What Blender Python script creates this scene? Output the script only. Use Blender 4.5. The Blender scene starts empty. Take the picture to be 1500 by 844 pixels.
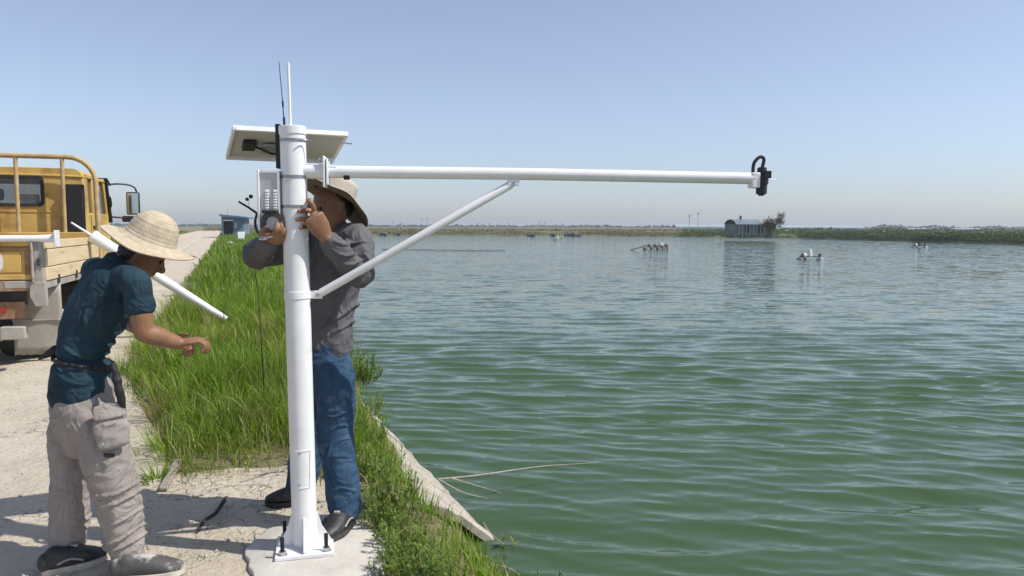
import bpy, bmesh, math, random
import numpy as np
from mathutils import Vector, Matrix, noise
random.seed(7); rng = np.random.default_rng(7)
R = math.radians
sc = bpy.context.scene
COL = sc.collection

# ------------------------------------------------------------------ camera, sky, sun, exposure
F = 1083.0; CAMZ = 1.55
PITCH = math.atan((422 - 331.5) / F)
cam_d = bpy.data.cameras.new('camera'); cam = bpy.data.objects.new('camera', cam_d); COL.objects.link(cam)
cam_d.sensor_width = 36; cam_d.lens = F / 1500 * 36; cam_d.clip_end = 20000; cam_d.clip_start = 0.05
CM = Matrix.Rotation(math.pi / 2 - PITCH, 4, 'X') @ Matrix.Rotation(R(0.2), 4, 'Z')
cam.matrix_world = Matrix.Translation((0, 0, CAMZ)) @ CM
sc.camera = cam

SUN_EL, SUN_AZ = 52.0, 99.0            # azimuth clockwise from +Y
w = bpy.data.worlds.new('World'); sc.world = w; w.use_nodes = True
nt = w.node_tree
sky = nt.nodes.new('ShaderNodeTexSky'); sky.sky_type = 'NISHITA'; sky.sun_disc = False
sky.sun_elevation = R(SUN_EL); sky.sun_rotation = R(SUN_AZ)
sky.air_density = 1.0; sky.dust_density = 0.75; sky.ozone_density = 5.5; sky.altitude = 0
hs = nt.nodes.new('ShaderNodeHueSaturation'); hs.inputs['Saturation'].default_value = .66      # pale, hazy summer sky
tn = nt.nodes.new('ShaderNodeMix'); tn.data_type = 'RGBA'; tn.blend_type = 'MULTIPLY'; tn.inputs[0].default_value = 1; tn.inputs[7].default_value = (.975, .99, 1.06, 1)
nt.links.new(sky.outputs[0], hs.inputs['Color']); nt.links.new(hs.outputs[0], tn.inputs[6]); nt.links.new(tn.outputs[2], nt.nodes['Background'].inputs[0])
nt.nodes['Background'].inputs[1].default_value = 0.142
sd = bpy.data.lights.new('sun', 'SUN'); sd.energy = 4.9; sd.angle = R(0.53); sd.color = (1, 0.95, 0.87)
sun = bpy.data.objects.new('sun', sd); COL.objects.link(sun)
SDIR = Vector((math.sin(R(SUN_AZ)) * math.cos(R(SUN_EL)), math.cos(R(SUN_AZ)) * math.cos(R(SUN_EL)), math.sin(R(SUN_EL))))
sun.rotation_euler = SDIR.to_track_quat('Z', 'Y').to_euler(); sun.location = (0, 0, 30)
sc.view_settings.view_transform = 'Standard'; sc.view_settings.look = 'None'
sc.view_settings.exposure = 0.0; sc.view_settings.gamma = 1.0
sc.render.engine = 'CYCLES'
sc.cycles.use_denoising = True
sc.cycles.max_bounces = 8; sc.cycles.transparent_max_bounces = 16

def ray(px, py):
    return CM.to_3x3() @ Vector(((px - 750) / F, (422 - py) / F, -1))
def P(px, py, Y):                      # direction of a pixel, at forward distance Y
    d = ray(px, py); k = Y / d.y; return Vector((d.x * k, Y, CAMZ + d.z * k))
def G(px, py, z=0.0):                  # where a pixel's direction meets the level z
    d = ray(px, py); k = (z - CAMZ) / d.z; return Vector((d.x * k, d.y * k, z))
WATER = -0.6
_d = ray(325, 333); U = Vector((_d.x, _d.y)).normalized(); T = Vector((U.y, -U.x))     # along the road, across it to the pond
def st(x, y): return (x * U.x + y * U.y, x * T.x + y * T.y)
def xy(s, t): return (s * U.x + t * T.x, s * U.y + t * T.y)

# ------------------------------------------------------------------ helpers
class MB:
    def __init__(s): s.v = []; s.f = []
    def add(s, vs, fs):
        o = len(s.v); s.v += [tuple(p) for p in vs]; s.f += [tuple(i + o for i in q) for q in fs]; return s
    def box(s, c, size, rot=None):
        hx, hy, hz = [k / 2 for k in size]; c = Vector(c)
        vs = [Vector((x, y, z)) for x in (-hx, hx) for y in (-hy, hy) for z in (-hz, hz)]
        if rot is not None: vs = [rot @ p for p in vs]
        return s.add([c + p for p in vs], [(0, 1, 3, 2), (4, 6, 7, 5), (0, 4, 5, 1), (2, 3, 7, 6), (0, 2, 6, 4), (1, 5, 7, 3)])
    def bb(s, a, b):                    # box from corner to corner
        a = Vector(a); b = Vector(b); return s.box((a + b) / 2, [abs(q) for q in (b - a)])
    def cyl(s, a, b, r0, r1=None, n=20, cap=True):
        r1 = r0 if r1 is None else r1
        return s.tube([a, b], [r0, r1], n, cap)
    def tube(s, pts, rad, n=12, cap=True):
        pts = [Vector(p) for p in pts]; m = len(pts)
        if not hasattr(rad, '__len__'): rad = [rad] * m
        t0 = (pts[1] - pts[0]).normalized()
        ref = Vector((0, 0, 1)) if abs(t0.z) < .9 else Vector((1, 0, 0))
        nx = t0.cross(ref).normalized(); vs = []
        for i, p in enumerate(pts):
            t = (pts[min(i + 1, m - 1)] - pts[max(i - 1, 0)]).normalized()
            nx = (nx - t * nx.dot(t)).normalized(); ny = t.cross(nx)
            for k in range(n):
                a = 2 * math.pi * k / n
                vs.append(p + (nx * math.cos(a) + ny * math.sin(a)) * rad[i])
        fs = [(i * n + k, i * n + (k + 1) % n, (i + 1) * n + (k + 1) % n, (i + 1) * n + k) for i in range(m - 1) for k in range(n)]
        if cap: fs += [tuple(range(n))[::-1], tuple((m - 1) * n + k for k in range(n))]
        return s.add(vs, fs)
    def lathe(s, prof, n=48, mtx=None, fn=None):   # prof: (r, z)
        vs = []; m = len(prof)
        for r, z in prof:
            for k in range(n):
                a = 2 * math.pi * k / n; p = Vector((r * math.cos(a), r * math.sin(a), z))
                if fn: p = fn(p, a, r)
                vs.append(mtx @ p if mtx else p)
        return s.add(vs, [(i * n + k, i * n + (k + 1) % n, (i + 1) * n + (k + 1) % n, (i + 1) * n + k) for i in range(m - 1) for k in range(n)])
    def prism(s, poly, z0, z1):         # poly of (x, y)
        n = len(poly); vs = [(x, y, z0) for x, y in poly] + [(x, y, z1) for x, y in poly]
        return s.add(vs, [tuple(range(n))[::-1], tuple(range(n, 2 * n))] + [(k, (k + 1) % n, n + (k + 1) % n, n + k) for k in range(n)])
    def build(s, name, mat, parent=None, smooth=None, bevel=0, local=False, recalc=True):
        me = bpy.data.meshes.new(name)
        off = Vector((0, 0, 0))
        if parent is not None and not local:
            q = parent
            while q is not None: off += q.location; q = q.parent
        me.from_pydata([(p[0] - off.x, p[1] - off.y, p[2] - off.z) for p in s.v], [], s.f)
        if recalc:
            bm = bmesh.new(); bm.from_mesh(me); bmesh.ops.recalc_face_normals(bm, faces=bm.faces); bm.to_mesh(me); bm.free()
        o = bpy.data.objects.new(name, me); COL.objects.link(o)
        me.materials.append(M[mat] if isinstance(mat, str) else mat)
        if parent is not None: o.parent = parent
        if smooth is not None: sm(me, smooth)
        if bevel:
            b = o.modifiers.new('b', 'BEVEL'); b.width = bevel; b.segments = 2; b.limit_method = 'ANGLE'; b.angle_limit = R(40)
            sm(me, 40)
        return o
def sm(me, ang):
    me.polygons.foreach_set('use_smooth', [True] * len(me.polygons))
    if ang < 179: me.set_sharp_from_angle(angle=R(ang))
def tag(o, label=None, cat=None, group=None, kind=None):
    if label: o['label'] = label
    if cat: o['category'] = cat
    if group: o['group'] = group
    if kind: o['kind'] = kind
    return o
def thing(name, loc, label, cat, group=None, rz=0):
    o = bpy.data.objects.new(name, None); COL.objects.link(o); o.location = loc; o.rotation_euler = (0, 0, rz); o.empty_display_size = .1
    return tag(o, label, cat, group)
def copy_tree(o, parent=None):
    c = o.copy(); COL.objects.link(c); c.parent = parent
    for ch in list(o.children): copy_tree(ch, c)
    return c
def catmull(pts, sub):
    pts = [np.array(p, float) for p in pts]; out = []
    for i in range(len(pts) - 1):
        a = pts[max(i - 1, 0)]; b = pts[i]; c = pts[i + 1]; d = pts[min(i + 2, len(pts) - 1)]
        for k in range(sub):
            t = k / sub
            out.append(.5 * ((2 * b) + (c - a) * t + (2 * a - 5 * b + 4 * c - d) * t * t + (3 * b - a - 3 * c + d) * t ** 3))
    out.append(pts[-1]); return out

# ------------------------------------------------------------------ materials
M = {}
def mat(name, col, rough=.6, col2=None, scale=8, metal=0, bump=0, bscale=40, spec=.5, detail=4, col3=None, scale3=2, wrinkle=0, stretch=None, lo=.35, hi=.65, lo3=.55, hi3=.72):
    m = bpy.data.materials.new(name); m.use_nodes = True; M[name] = m
    n = m.node_tree.nodes; l = m.node_tree.links; b = n['Principled BSDF']
    b.inputs['Base Color'].default_value = (*col, 1); b.inputs['Roughness'].default_value = rough
    b.inputs['Metallic'].default_value = metal; b.inputs['Specular IOR Level'].default_value = spec
    tc = n.new('ShaderNodeTexCoord'); src = tc.outputs['Object']
    if stretch:
        mp = n.new('ShaderNodeMapping'); mp.inputs['Scale'].default_value = stretch; l.new(src, mp.inputs[0]); src = mp.outputs[0]
    def nz(sc_, d=4):
        t = n.new('ShaderNodeTexNoise'); t.inputs['Scale'].default_value = sc_; t.inputs['Detail'].default_value = d; t.inputs['Roughness'].default_value = .6
        l.new(src, t.inputs['Vector']); return t
    def ramp(t, a, b_):
        r = n.new('ShaderNodeMapRange'); r.inputs[1].default_value = a; r.inputs[2].default_value = b_; l.new(t.outputs[0], r.inputs[0]); return r
    def mix(f, A, B):
        x = n.new('ShaderNodeMix'); x.data_type = 'RGBA'; l.new(f.outputs[0], x.inputs[0])
        for k, q in ((6, A), (7, B)):
            if isinstance(q, tuple): x.inputs[k].default_value = (*q, 1)
            else: l.new(q, x.inputs[k])
        return x.outputs[2]
    c = None
    if col2: c = mix(ramp(nz(scale, detail), lo, hi), col, col2)
    if col3: c = mix(ramp(nz(scale3, 6), lo3, hi3), c if c is not None else col, col3)
    if c is not None: l.new(c, b.inputs['Base Color'])
    if bump:
        bp = n.new('ShaderNodeBump'); bp.inputs['Strength'].default_value = bump; bp.inputs['Distance'].default_value = .01
        l.new(nz(bscale, 6).outputs[0], bp.inputs['Height']); l.new(bp.outputs[0], b.inputs['Normal'])
        if wrinkle:
            t = nz(7, 2); t.inputs['Distortion'].default_value = 1.2
            ab = n.new('ShaderNodeMath'); ab.operation = 'SUBTRACT'; ab.inputs[1].default_value = .5; l.new(t.outputs[0], ab.inputs[0])
            a2 = n.new('ShaderNodeMath'); a2.operation = 'ABSOLUTE'; l.new(ab.outputs[0], a2.inputs[0])
            b2 = n.new('ShaderNodeBump'); b2.invert = True; b2.inputs['Strength'].default_value = wrinkle; b2.inputs['Distance'].default_value = .05; l.new(a2.outputs[0], b2.inputs['Height']); l.new(b2.outputs[0], bp.inputs['Normal'])
    return m

mat('white_paint', (.80, .80, .80), .32, (.72, .72, .71), 6, bump=.03, bscale=30, col3=(.55, .52, .47), scale3=9, lo3=.62, hi3=.8)
mat('galv', (.45, .46, .47), .42, (.36, .37, .38), 20, metal=.6)
mat('band_metal', (.35, .35, .36), .35, metal=.9)
mat('black_plastic', (.015, .015, .017), .45)
mat('black_rubber', (.02, .02, .021), .8, (.035, .033, .03), 12)
mat('coil_grey', (.10, .095, .09), .6, (.05, .045, .04), 30)
mat('box_grey', (.50, .51, .53), .4, (.45, .46, .48), 5)
mat('white_plastic', (.8, .8, .78), .4)
mat('backsheet', (.50, .49, .47), .5, (.44, .43, .41), 5)
mat('cells', (.01, .014, .04), .12)
mat('bolt_steel', (.03, .03, .032), .5, metal=.6)
mat('nut_steel', (.55, .55, .56), .35, metal=.9)
mat('copper_wires', (.32, .12, .05), .5)
mat('concrete', (.56, .53, .47), .85, (.46, .43, .38), 3, bump=.35, bscale=45, col3=(.36, .33, .29), scale3=7, lo3=.58, hi3=.75)
mat('conc_edge', (.45, .405, .33), .85, (.35, .31, .25), 4, bump=.5, bscale=30, col3=(.20, .18, .14), scale3=7, lo3=.50, hi3=.70)
mat('stone', (.42, .38, .32), .9, (.3, .27, .23), 5, bump=.4, bscale=40)
mat('dark_rock', (.06, .055, .05), .9, (.12, .11, .1), 3)
mat('skin', (.27, .138, .072), .5, (.20, .098, .05), 11, bump=.25, bscale=90)
mat('hair', (.012, .010, .009), .6)
mat('tee', (.022, .050, .068), .85, (.016, .038, .054), 7, wrinkle=.7, bump=.25, bscale=160, spec=.2)
mat('grey_shirt', (.135, .13, .135), .85, (.105, .102, .107), 9, wrinkle=.8, bump=.3, bscale=180, spec=.2)
mat('khaki', (.32, .285, .262), .88, (.27, .238, .218), 6, wrinkle=.8, bump=.3, bscale=150, spec=.2, col3=(.20, .175, .155), scale3=5, lo3=.55, hi3=.8)
mat('denim', (.024, .055, .105), .85, (.045, .09, .15), 10, wrinkle=.8, bump=.35, bscale=170, spec=.2, col3=(.17, .23, .30), scale3=5, lo3=.56, hi3=.78)
mat('hat_cloth', (.55, .50, .42), .9, (.48, .43, .36), 12, bump=.3, bscale=120, spec=.2)
mat('hat_lining', (.20, .155, .105), .9, bump=.2, bscale=120, spec=.2)
mat('strap_black', (.012, .012, .013), .7, bump=.2, bscale=120)
mat('shoe_black', (.02, .02, .021), .5, (.06, .06, .06), 14, lo=.5, hi=.7, bump=.3, bscale=60)
mat('shoe_mix', (.46, .43, .38), .7, (.07, .067, .065), 6, lo=.48, hi=.56, bump=.2, bscale=90)
mat('shoe_trim', (.32, .31, .30), .6)
mat('shoe_cream', (.55, .50, .42), .7, (.42, .38, .31), 10, bump=.2, bscale=90)
mat('sole_white', (.6, .56, .48), .7, (.4, .36, .3), 14)
mat('dry_stalk', (.50, .42, .27), .9, (.36, .29, .17), 20)
mat('twig', (.30, .26, .21), .9, (.45, .41, .34), 12)
mat('dark_stick', (.03, .027, .024), .9)
mat('plank', (.33, .29, .24), .9, (.22, .19, .16), 12, bump=.5, bscale=40, stretch=(1, 6, 1))
# truck
mat('truck_yellow', (.62, .41, .12), .6, (.53, .33, .09), 3, bump=.08, bscale=25, col3=(.24, .11, .035), scale3=3.2, lo3=.52, hi3=.75, spec=.4)
mat('truck_board', (.70, .56, .36), .6, (.63, .48, .27), 3, col3=(.34, .2, .09), scale3=5, lo3=.58, hi3=.78, stretch=(1, .5, 3))
mat('rust', (.22, .10, .045), .85, (.34, .2, .11), 6, bump=.4, bscale=40, col3=(.4, .36, .3), scale3=4)
mat('truck_grey', (.42, .39, .34), .75, (.30, .27, .23), 5, bump=.25, bscale=30, col3=(.2, .15, .1), scale3=6, lo3=.57, hi3=.72)
mat('rack_paint', (.50, .36, .16), .6, (.38, .26, .13), 9, col3=(.45, .42, .36), scale3=7)
mat('flap', (.40, .37, .32), .85, (.32, .29, .25), 4, bump=.2, bscale=25, col3=(.24, .21, .18), scale3=5)
mat('chassis', (.03, .028, .026), .8, (.07, .06, .05), 8)
mat('tyre', (.022, .021, .02), .85, (.06, .055, .045), 6)
mat('dark_inside', (.012, .012, .013), .7)
mat('seat_cloth', (.12, .12, .125), .85, (.2, .2, .2), 5)
mat('lamp_red', (.30, .03, .02), .3)
mat('white_mark', (.72, .70, .64), .7, (.6, .5, .3), 14, lo=.5, hi=.8)
mat('mirror', (.55, .6, .66), .06, metal=1)
mat('roof_blue', (.05, .14, .27), .5, (.07, .18, .32), .8)
mat('shed_wall', (.08, .14, .20), .6, (.13, .20, .27), .7)
mat('shed_grey', (.30, .38, .45), .6)
mat('gh_film', (.17, .22, .25), .45, (.13, .17, .19), .5)
mat('gh_dark', (.075, .095, .095), .6, (.16, .17, .15), .6)
mat('brickish', (.26, .22, .18), .9, (.34, .3, .25), .8)
mat('pale_wall', (.34, .39, .43), .7, (.28, .33, .37), .1)
mat('pole_grey', (.3, .3, .3), .6)
mat('bark', (.09, .065, .045), .9, (.14, .11, .08), 6)
mat('float_pale', (.5, .47, .42), .5, (.2, .18, .16), 3)
mat('float_white', (.75, .76, .76), .4)
mat('rope', (.05, .05, .045), .9)

def glass(name, col, alpha=.35, rough=.05):
    m = bpy.data.materials.new(name); m.use_nodes = True; M[name] = m
    n = m.node_tree.nodes; l = m.node_tree.links; b = n['Principled BSDF']
    b.inputs['Base Color'].default_value = (*col, 1); b.inputs['Roughness'].default_value = rough
    t = n.new('ShaderNodeBsdfTransparent'); x = n.new('ShaderNodeMixShader'); x.inputs[0].default_value = alpha
    l.new(t.outputs[0], x.inputs[1]); l.new(b.outputs[0], x.inputs[2]); l.new(x.outputs[0], n['Material Output'].inputs[0])
glass('glass', (.10, .12, .13), .55)

def straw():
    m = mat('straw', (.55, .475, .35), .8, (.43, .365, .26), 30, spec=.25)
    n = m.node_tree.nodes; l = m.node_tree.links; b = n['Principled BSDF']
    tc = n['Texture Coordinate']; wv = n.new('ShaderNodeTexWave'); wv.inputs['Scale'].default_value = 60; wv.inputs['Distortion'].default_value = 2
    l.new(tc.outputs['Object'], wv.inputs[0]); bp = n.new('ShaderNodeBump'); bp.inputs['Strength'].default_value = .3; bp.inputs['Distance'].default_value = .003
    l.new(wv.outputs[1], bp.inputs['Height']); l.new(bp.outputs[0], b.inputs['Normal'])
straw()

def leaf_mat(name, trans=.42):           # colour comes from a per-leaf attribute
    m = bpy.data.materials.new(name); m.use_nodes = True; M[name] = m
    n = m.node_tree.nodes; l = m.node_tree.links; b = n['Principled BSDF']
    a = n.new('ShaderNodeAttribute'); a.attribute_name = 'Col'
    b.inputs['Roughness'].default_value = .5; b.inputs['Specular IOR Level'].default_value = .35
    l.new(a.outputs[0], b.inputs['Base Color'])
    t = n.new('ShaderNodeBsdfTranslucent'); x = n.new('ShaderNodeMixShader'); x.inputs[0].default_value = trans
    l.new(a.outputs[0], t.inputs[0]); l.new(b.outputs[0], x.inputs[1]); l.new(t.outputs[0], x.inputs[2]); l.new(x.outputs[0], n['Material Output'].inputs[0])
leaf_mat('leaf')

def dirt_mat(name, A, B, C, crack=.6):
    m = bpy.data.materials.new(name); m.use_nodes = True; M[name] = m
    n = m.node_tree.nodes; l = m.node_tree.links; b = n['Principled BSDF']; b.inputs['Roughness'].default_value = .95; b.inputs['Specular IOR Level'].default_value = .1
    tc = n.new('ShaderNodeTexCoord')
    def nz(s, d=6):
        t = n.new('ShaderNodeTexNoise'); t.inputs['Scale'].default_value = s; t.inputs['Detail'].default_value = d; t.inputs['Roughness'].default_value = .65; l.new(tc.outputs['Object'], t.inputs[0]); return t.outputs[0]
    def mr(v, a, c):
        r = n.new('ShaderNodeMapRange'); r.inputs[1].default_value = a; r.inputs[2].default_value = c; l.new(v, r.inputs[0]); return r.outputs[0]
    def mix(f, p, q):
        x = n.new('ShaderNodeMix'); x.data_type = 'RGBA'; l.new(f, x.inputs[0])
        for k, v in ((6, p), (7, q)):
            if isinstance(v, tuple): x.inputs[k].default_value = (*v, 1)
            else: l.new(v, x.inputs[k])
        return x.outputs[2]
    c = mix(mr(nz(1.1), .35, .65), A, B)
    c = mix(mr(nz(9), .52, .75), c, C)
    c = mix(mr(nz(45, 3), .6, .75), c, tuple(k * .82 for k in B))
    vo = n.new('ShaderNodeTexVoronoi'); vo.feature = 'DISTANCE_TO_EDGE'; vo.inputs['Scale'].default_value = 9
    dv = n.new('ShaderNodeVectorMath'); dv.operation = 'ADD'; nn = n.new('ShaderNodeTexNoise'); nn.inputs['Scale'].default_value = 5; l.new(tc.outputs['Object'], nn.inputs[0])
    sv = n.new('ShaderNodeVectorMath'); sv.operation = 'SCALE'; sv.inputs[3].default_value = .25; l.new(nn.outputs[1], sv.inputs[0]); l.new(tc.outputs['Object'], dv.inputs[0]); l.new(sv.outputs[0], dv.inputs[1]); l.new(dv.outputs[0], vo.inputs[0])
    cr = mr(vo.outputs[0], 0, .045)
    msk = mr(nz(1.7), .5, .62)
    mm = n.new('ShaderNodeMath'); mm.operation = 'MAXIMUM'; l.new(cr, mm.inputs[0])
    inv = n.new('ShaderNodeMath'); inv.operation = 'SUBTRACT'; inv.inputs[0].default_value = 1; l.new(msk, inv.inputs[1]); l.new(inv.outputs[0], mm.inputs[1])
    if crack: c = mix(mm.outputs[0], tuple(k * .82 for k in B), c)
    l.new(c, b.inputs['Base Color'])
    h = n.new('ShaderNodeMath'); h.operation = 'MULTIPLY_ADD'; l.new(nz(22, 10), h.inputs[0]); h.inputs[1].default_value = 1.6; l.new(mm.outputs[0], h.inputs[2])
    bp = n.new('ShaderNodeBump'); bp.inputs['Strength'].default_value = .8; bp.inputs['Distance'].default_value = .025; l.new(h.outputs[0], bp.inputs['Height']); l.new(bp.outputs[0], b.inputs['Normal'])
dirt_mat('dirt', (.58, .515, .415), (.50, .435, .34), (.42, .36, .275))
dirt_mat('soil', (.24, .20, .12), (.17, .16, .08), (.30, .25, .17), 0)
dirt_mat('far_soil', (.20, .19, .10), (.10, .13, .05), (.28, .25, .16), 0)
M['far_soil'].node_tree.nodes['Noise Texture'].inputs['Scale'].default_value = .02

def water_mat():
    m = bpy.data.materials.new('water'); m.use_nodes = True; M['water'] = m
    n = m.node_tree.nodes; l = m.node_tree.links; b = n['Principled BSDF']
    tc = n.new('ShaderNodeTexCoord')
    b.inputs['Base Color'].default_value = (.047, .084, .034, 1); b.inputs['Roughness'].default_value = .06; b.inputs['IOR'].default_value = 1.333
    def nz(s, d, st_):
        mp = n.new('ShaderNodeMapping'); mp.inputs['Scale'].default_value = st_; mp.inputs['Rotation'].default_value = (0, 0, R(-5)); l.new(tc.outputs['Object'], mp.inputs[0])
        t = n.new('ShaderNodeTexNoise'); t.inputs['Scale'].default_value = s; t.inputs['Detail'].default_value = d; t.inputs['Roughness'].default_value = .55; l.new(mp.outputs[0], t.inputs[0]); return t.outputs[1]
    def vm(op, a, b_):
        v = n.new('ShaderNodeVectorMath'); v.operation = op
        for k, q in ((0, a), (1, b_)):
            if isinstance(q, tuple): v.inputs[k].default_value = q
            else: l.new(q, v.inputs[k])
        return v.outputs[0]
    # slopes of the ripples that are finer than the mesh, added to the surface normal
    at = n.new('ShaderNodeAttribute'); at.attribute_name = 'unresolved'
    m1 = n.new('ShaderNodeMapRange'); m1.inputs[3].default_value = .2; m1.inputs[4].default_value = 1.0; l.new(at.outputs['Fac'], m1.inputs[0])
    a = vm('MULTIPLY', vm('SUBTRACT', nz(2.4, 2, (.40, 1, 1)), (.5, .5, .5)), (.32, .85, 0))
    c = vm('MULTIPLY', vm('SUBTRACT', nz(9, 2, (.5, 1, 1)), (.5, .5, .5)), (.25, .45, 0))
    e = vm('MULTIPLY', vm('SUBTRACT', nz(.5, 2, (.4, 1, 1)), (.5, .5, .5)), (.08, .30, 0))
    sc_ = n.new('ShaderNodeVectorMath'); sc_.operation = 'SCALE'; l.new(vm('ADD', vm('ADD', a, c), e), sc_.inputs[0]); l.new(m1.outputs[0], sc_.inputs[3])
    g = n.new('ShaderNodeNewGeometry'); nm = n.new('ShaderNodeVectorMath'); nm.operation = 'NORMALIZE'; l.new(vm('ADD', g.outputs['Normal'], sc_.outputs[0]), nm.inputs[0]); l.new(nm.outputs[0], b.inputs['Normal'])
water_mat()
def hazemat():
    m = bpy.data.materials.new('haze'); m.use_nodes = True; M['haze'] = m
    n = m.node_tree.nodes; l = m.node_tree.links; n.remove(n['Principled BSDF'])
    v = n.new('ShaderNodeVolumePrincipled'); v.inputs['Color'].default_value = (.86, .91, .97, 1); v.inputs['Density'].default_value = .0006; v.inputs['Anisotropy'].default_value = .2
    l.new(v.outputs[0], n['Material Output'].inputs['Volume'])
hazemat()

# ------------------------------------------------------------------ ground
def sstep(a, b, x): x = np.clip((x - a) / (b - a), 0, 1); return x * x * (3 - 2 * x)
def t_edge(s):                           # where the bank top ends, across the road
    return 0.86 + .085 * np.maximum(s - 7.5, 0) * (s < 70) + (s >= 70) * 5.3
def vnoise(x, y, f, seed=0):
    x = np.asarray(x, float); out = np.zeros(x.shape); k = 0
    for a, ff in ((1, 1), (.5, 2.03), (.25, 4.1)):
        for q in range(3):
            an = 1.3 * q + seed + ff; out += a / 3 * np.sin(f * ff * (x * math.cos(an) * 2.2 + y * math.sin(an) * 2.2) + 1.7 * q + seed * 3.1 + np.sin(f * ff * .7 * (y * math.cos(an) - x * math.sin(an)) + q))
    return out
PAD = [(362, 806), (392, 778), (440, 757), (500, 752), (538, 764), (562, 800), (556, 835), (520, 862), (440, 872), (372, 850)]
# the bare ground: the road and the trodden clearing round the pole
CLEAR_PX = [(322, 345), (262, 430), (228, 480), (183, 552), (200, 585), (228, 640), (252, 700), (300, 694), (352, 688), (420, 684), (470, 700), (538, 752), (578, 800), (590, 860), (600, 1100)]
clear_st = [st(*G(*p)[:2]) for p in CLEAR_PX]
cs = np.array(clear_st)
def t_clear(s):                          # right-hand limit of the bare ground at distance s (bulges to the pole near the camera)
    pts = sorted([(a, b) for a, b in clear_st]); return pts
CX = [xy(a, b) for a, b in clear_st]
poly_clear = np.array([CX[0]] + CX[1:] + [xy(-6, .55), xy(-6, -6.2), xy(30, -6.2), xy(150, -6.4), xy(220, -6.0), xy(220, -.4)])
def inside(poly, x, y):
    x = np.asarray(x, float); y = np.asarray(y, float); c = np.zeros(x.shape, bool); n = len(poly)
    for i in range(n):
        x0, y0 = poly[i]; x1, y1 = poly[i - 1]
        k = ((y0 > y) != (y1 > y)) & (x < (x1 - x0) * (y - y0) / (y1 - y0 + 1e-12) + x0); c ^= k
    return c
def dist_poly(poly, x, y):
    x = np.asarray(x, float); y = np.asarray(y, float); d = np.full(x.shape, 1e9); n = len(poly)
    for i in range(n):
        ax, ay = poly[i - 1]; bx, by = poly[i]; ex, ey = bx - ax, by - ay
        k = np.clip(((x - ax) * ex + (y - ay) * ey) / (ex * ex + ey * ey + 1e-12), 0, 1)
        d = np.minimum(d, np.hypot(x - ax - k * ex, y - ay - k * ey))
    return d
def base_z(x, y):
    x = np.asarray(x, float); y = np.asarray(y, float); s = x * U.x + y * U.y; t = x * T.x + y * T.y
    te = t_edge(s) + .1 * vnoise(x, y, .8, 4)
    z = .018 * vnoise(x, y, .45, 1) + .007 * vnoise(x, y, 2.6, 2)
    z = z - .95 * sstep(0, 1.0, t - te) - .9 * sstep(.9, 3.0, t - te)
    pit = G(694, 790, -.55)                 # washed-out hollow under the broken end of the concrete edging
    return z - .42 * np.exp(-((x - pit.x) ** 2 + (y - pit.y) ** 2) / .30 ** 2)
def ground_z(x, y):
    i = inside(poly_clear, x, y); d = dist_poly(poly_clear, x, y); sd_ = np.where(i, -d, d)
    return base_z(x, y) + .05 * np.clip(sd_ / .12, -1, 1) + .02 * vnoise(x, y, 3, 5) * np.clip(sd_ / .2, 0, 1)
def gz(x, y): return float(ground_z(np.array([x]), np.array([y]))[0])
def bz(x, y): return float(base_z(np.array([x]), np.array([y]))[0])

def grid_obj(name, S, Tt, zf, mat_, kind='structure'):
    s_, t_ = np.meshgrid(S, Tt, indexing='ij'); x = s_ * U.x + t_ * T.x; y = s_ * U.y + t_ * T.y
    z = zf(x, y); n, m = s_.shape
    idx = np.arange(n * m).reshape(n, m)
    f = np.stack([idx[:-1, :-1], idx[:-1, 1:], idx[1:, 1:], idx[1:, :-1]], -1).reshape(-1, 4)[:, ::-1]
    me = bpy.data.meshes.new(name); me.from_pydata(np.stack([x, y, z], -1).reshape(-1, 3).tolist(), [], f.tolist())
    sm(me, 180); me.materials.append(M[mat_]); o = bpy.data.objects.new(name, me); COL.objects.link(o); tag(o, kind=kind); return o
S = np.concatenate([np.arange(-8, 0, .5), np.arange(0, 12, .07), np.arange(12, 30, .35), np.geomspace(30, 3500, 50)])
Tg = np.concatenate([-np.geomspace(3000, 8, 26), np.arange(-7.5, -2, .4), np.arange(-2, 3.2, .06), np.arange(3.4, 10, .5), np.geomspace(11, 3500, 24)])
grid_obj('ground', S, Tg, ground_z, 'soil')
S2 = np.concatenate([np.arange(-8, 0, .4), np.arange(0, 10, .05), np.arange(10, 30, .3), np.geomspace(30, 230, 40)])
T2 = np.concatenate([np.arange(-7, -2.6, .3), np.arange(-2.6, .95, .045)])
def road_z(x, y):
    s = x * U.x + y * U.y; t = x * T.x + y * T.y
    rut = -.035 * (np.exp(-((t + 2.4) / .22) ** 2) + np.exp(-((t + 4.1) / .22) ** 2)) * sstep(5, 9, s)
    z = base_z(x, y) + rut + .006 * vnoise(x, y, 6, 3) + .005
    return np.where(inside(poly_clear, x, y) | (dist_poly(poly_clear, x, y) < .15), z, z - .3)
grid_obj('dirt_road', S2, T2, road_z, 'dirt')

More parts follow.
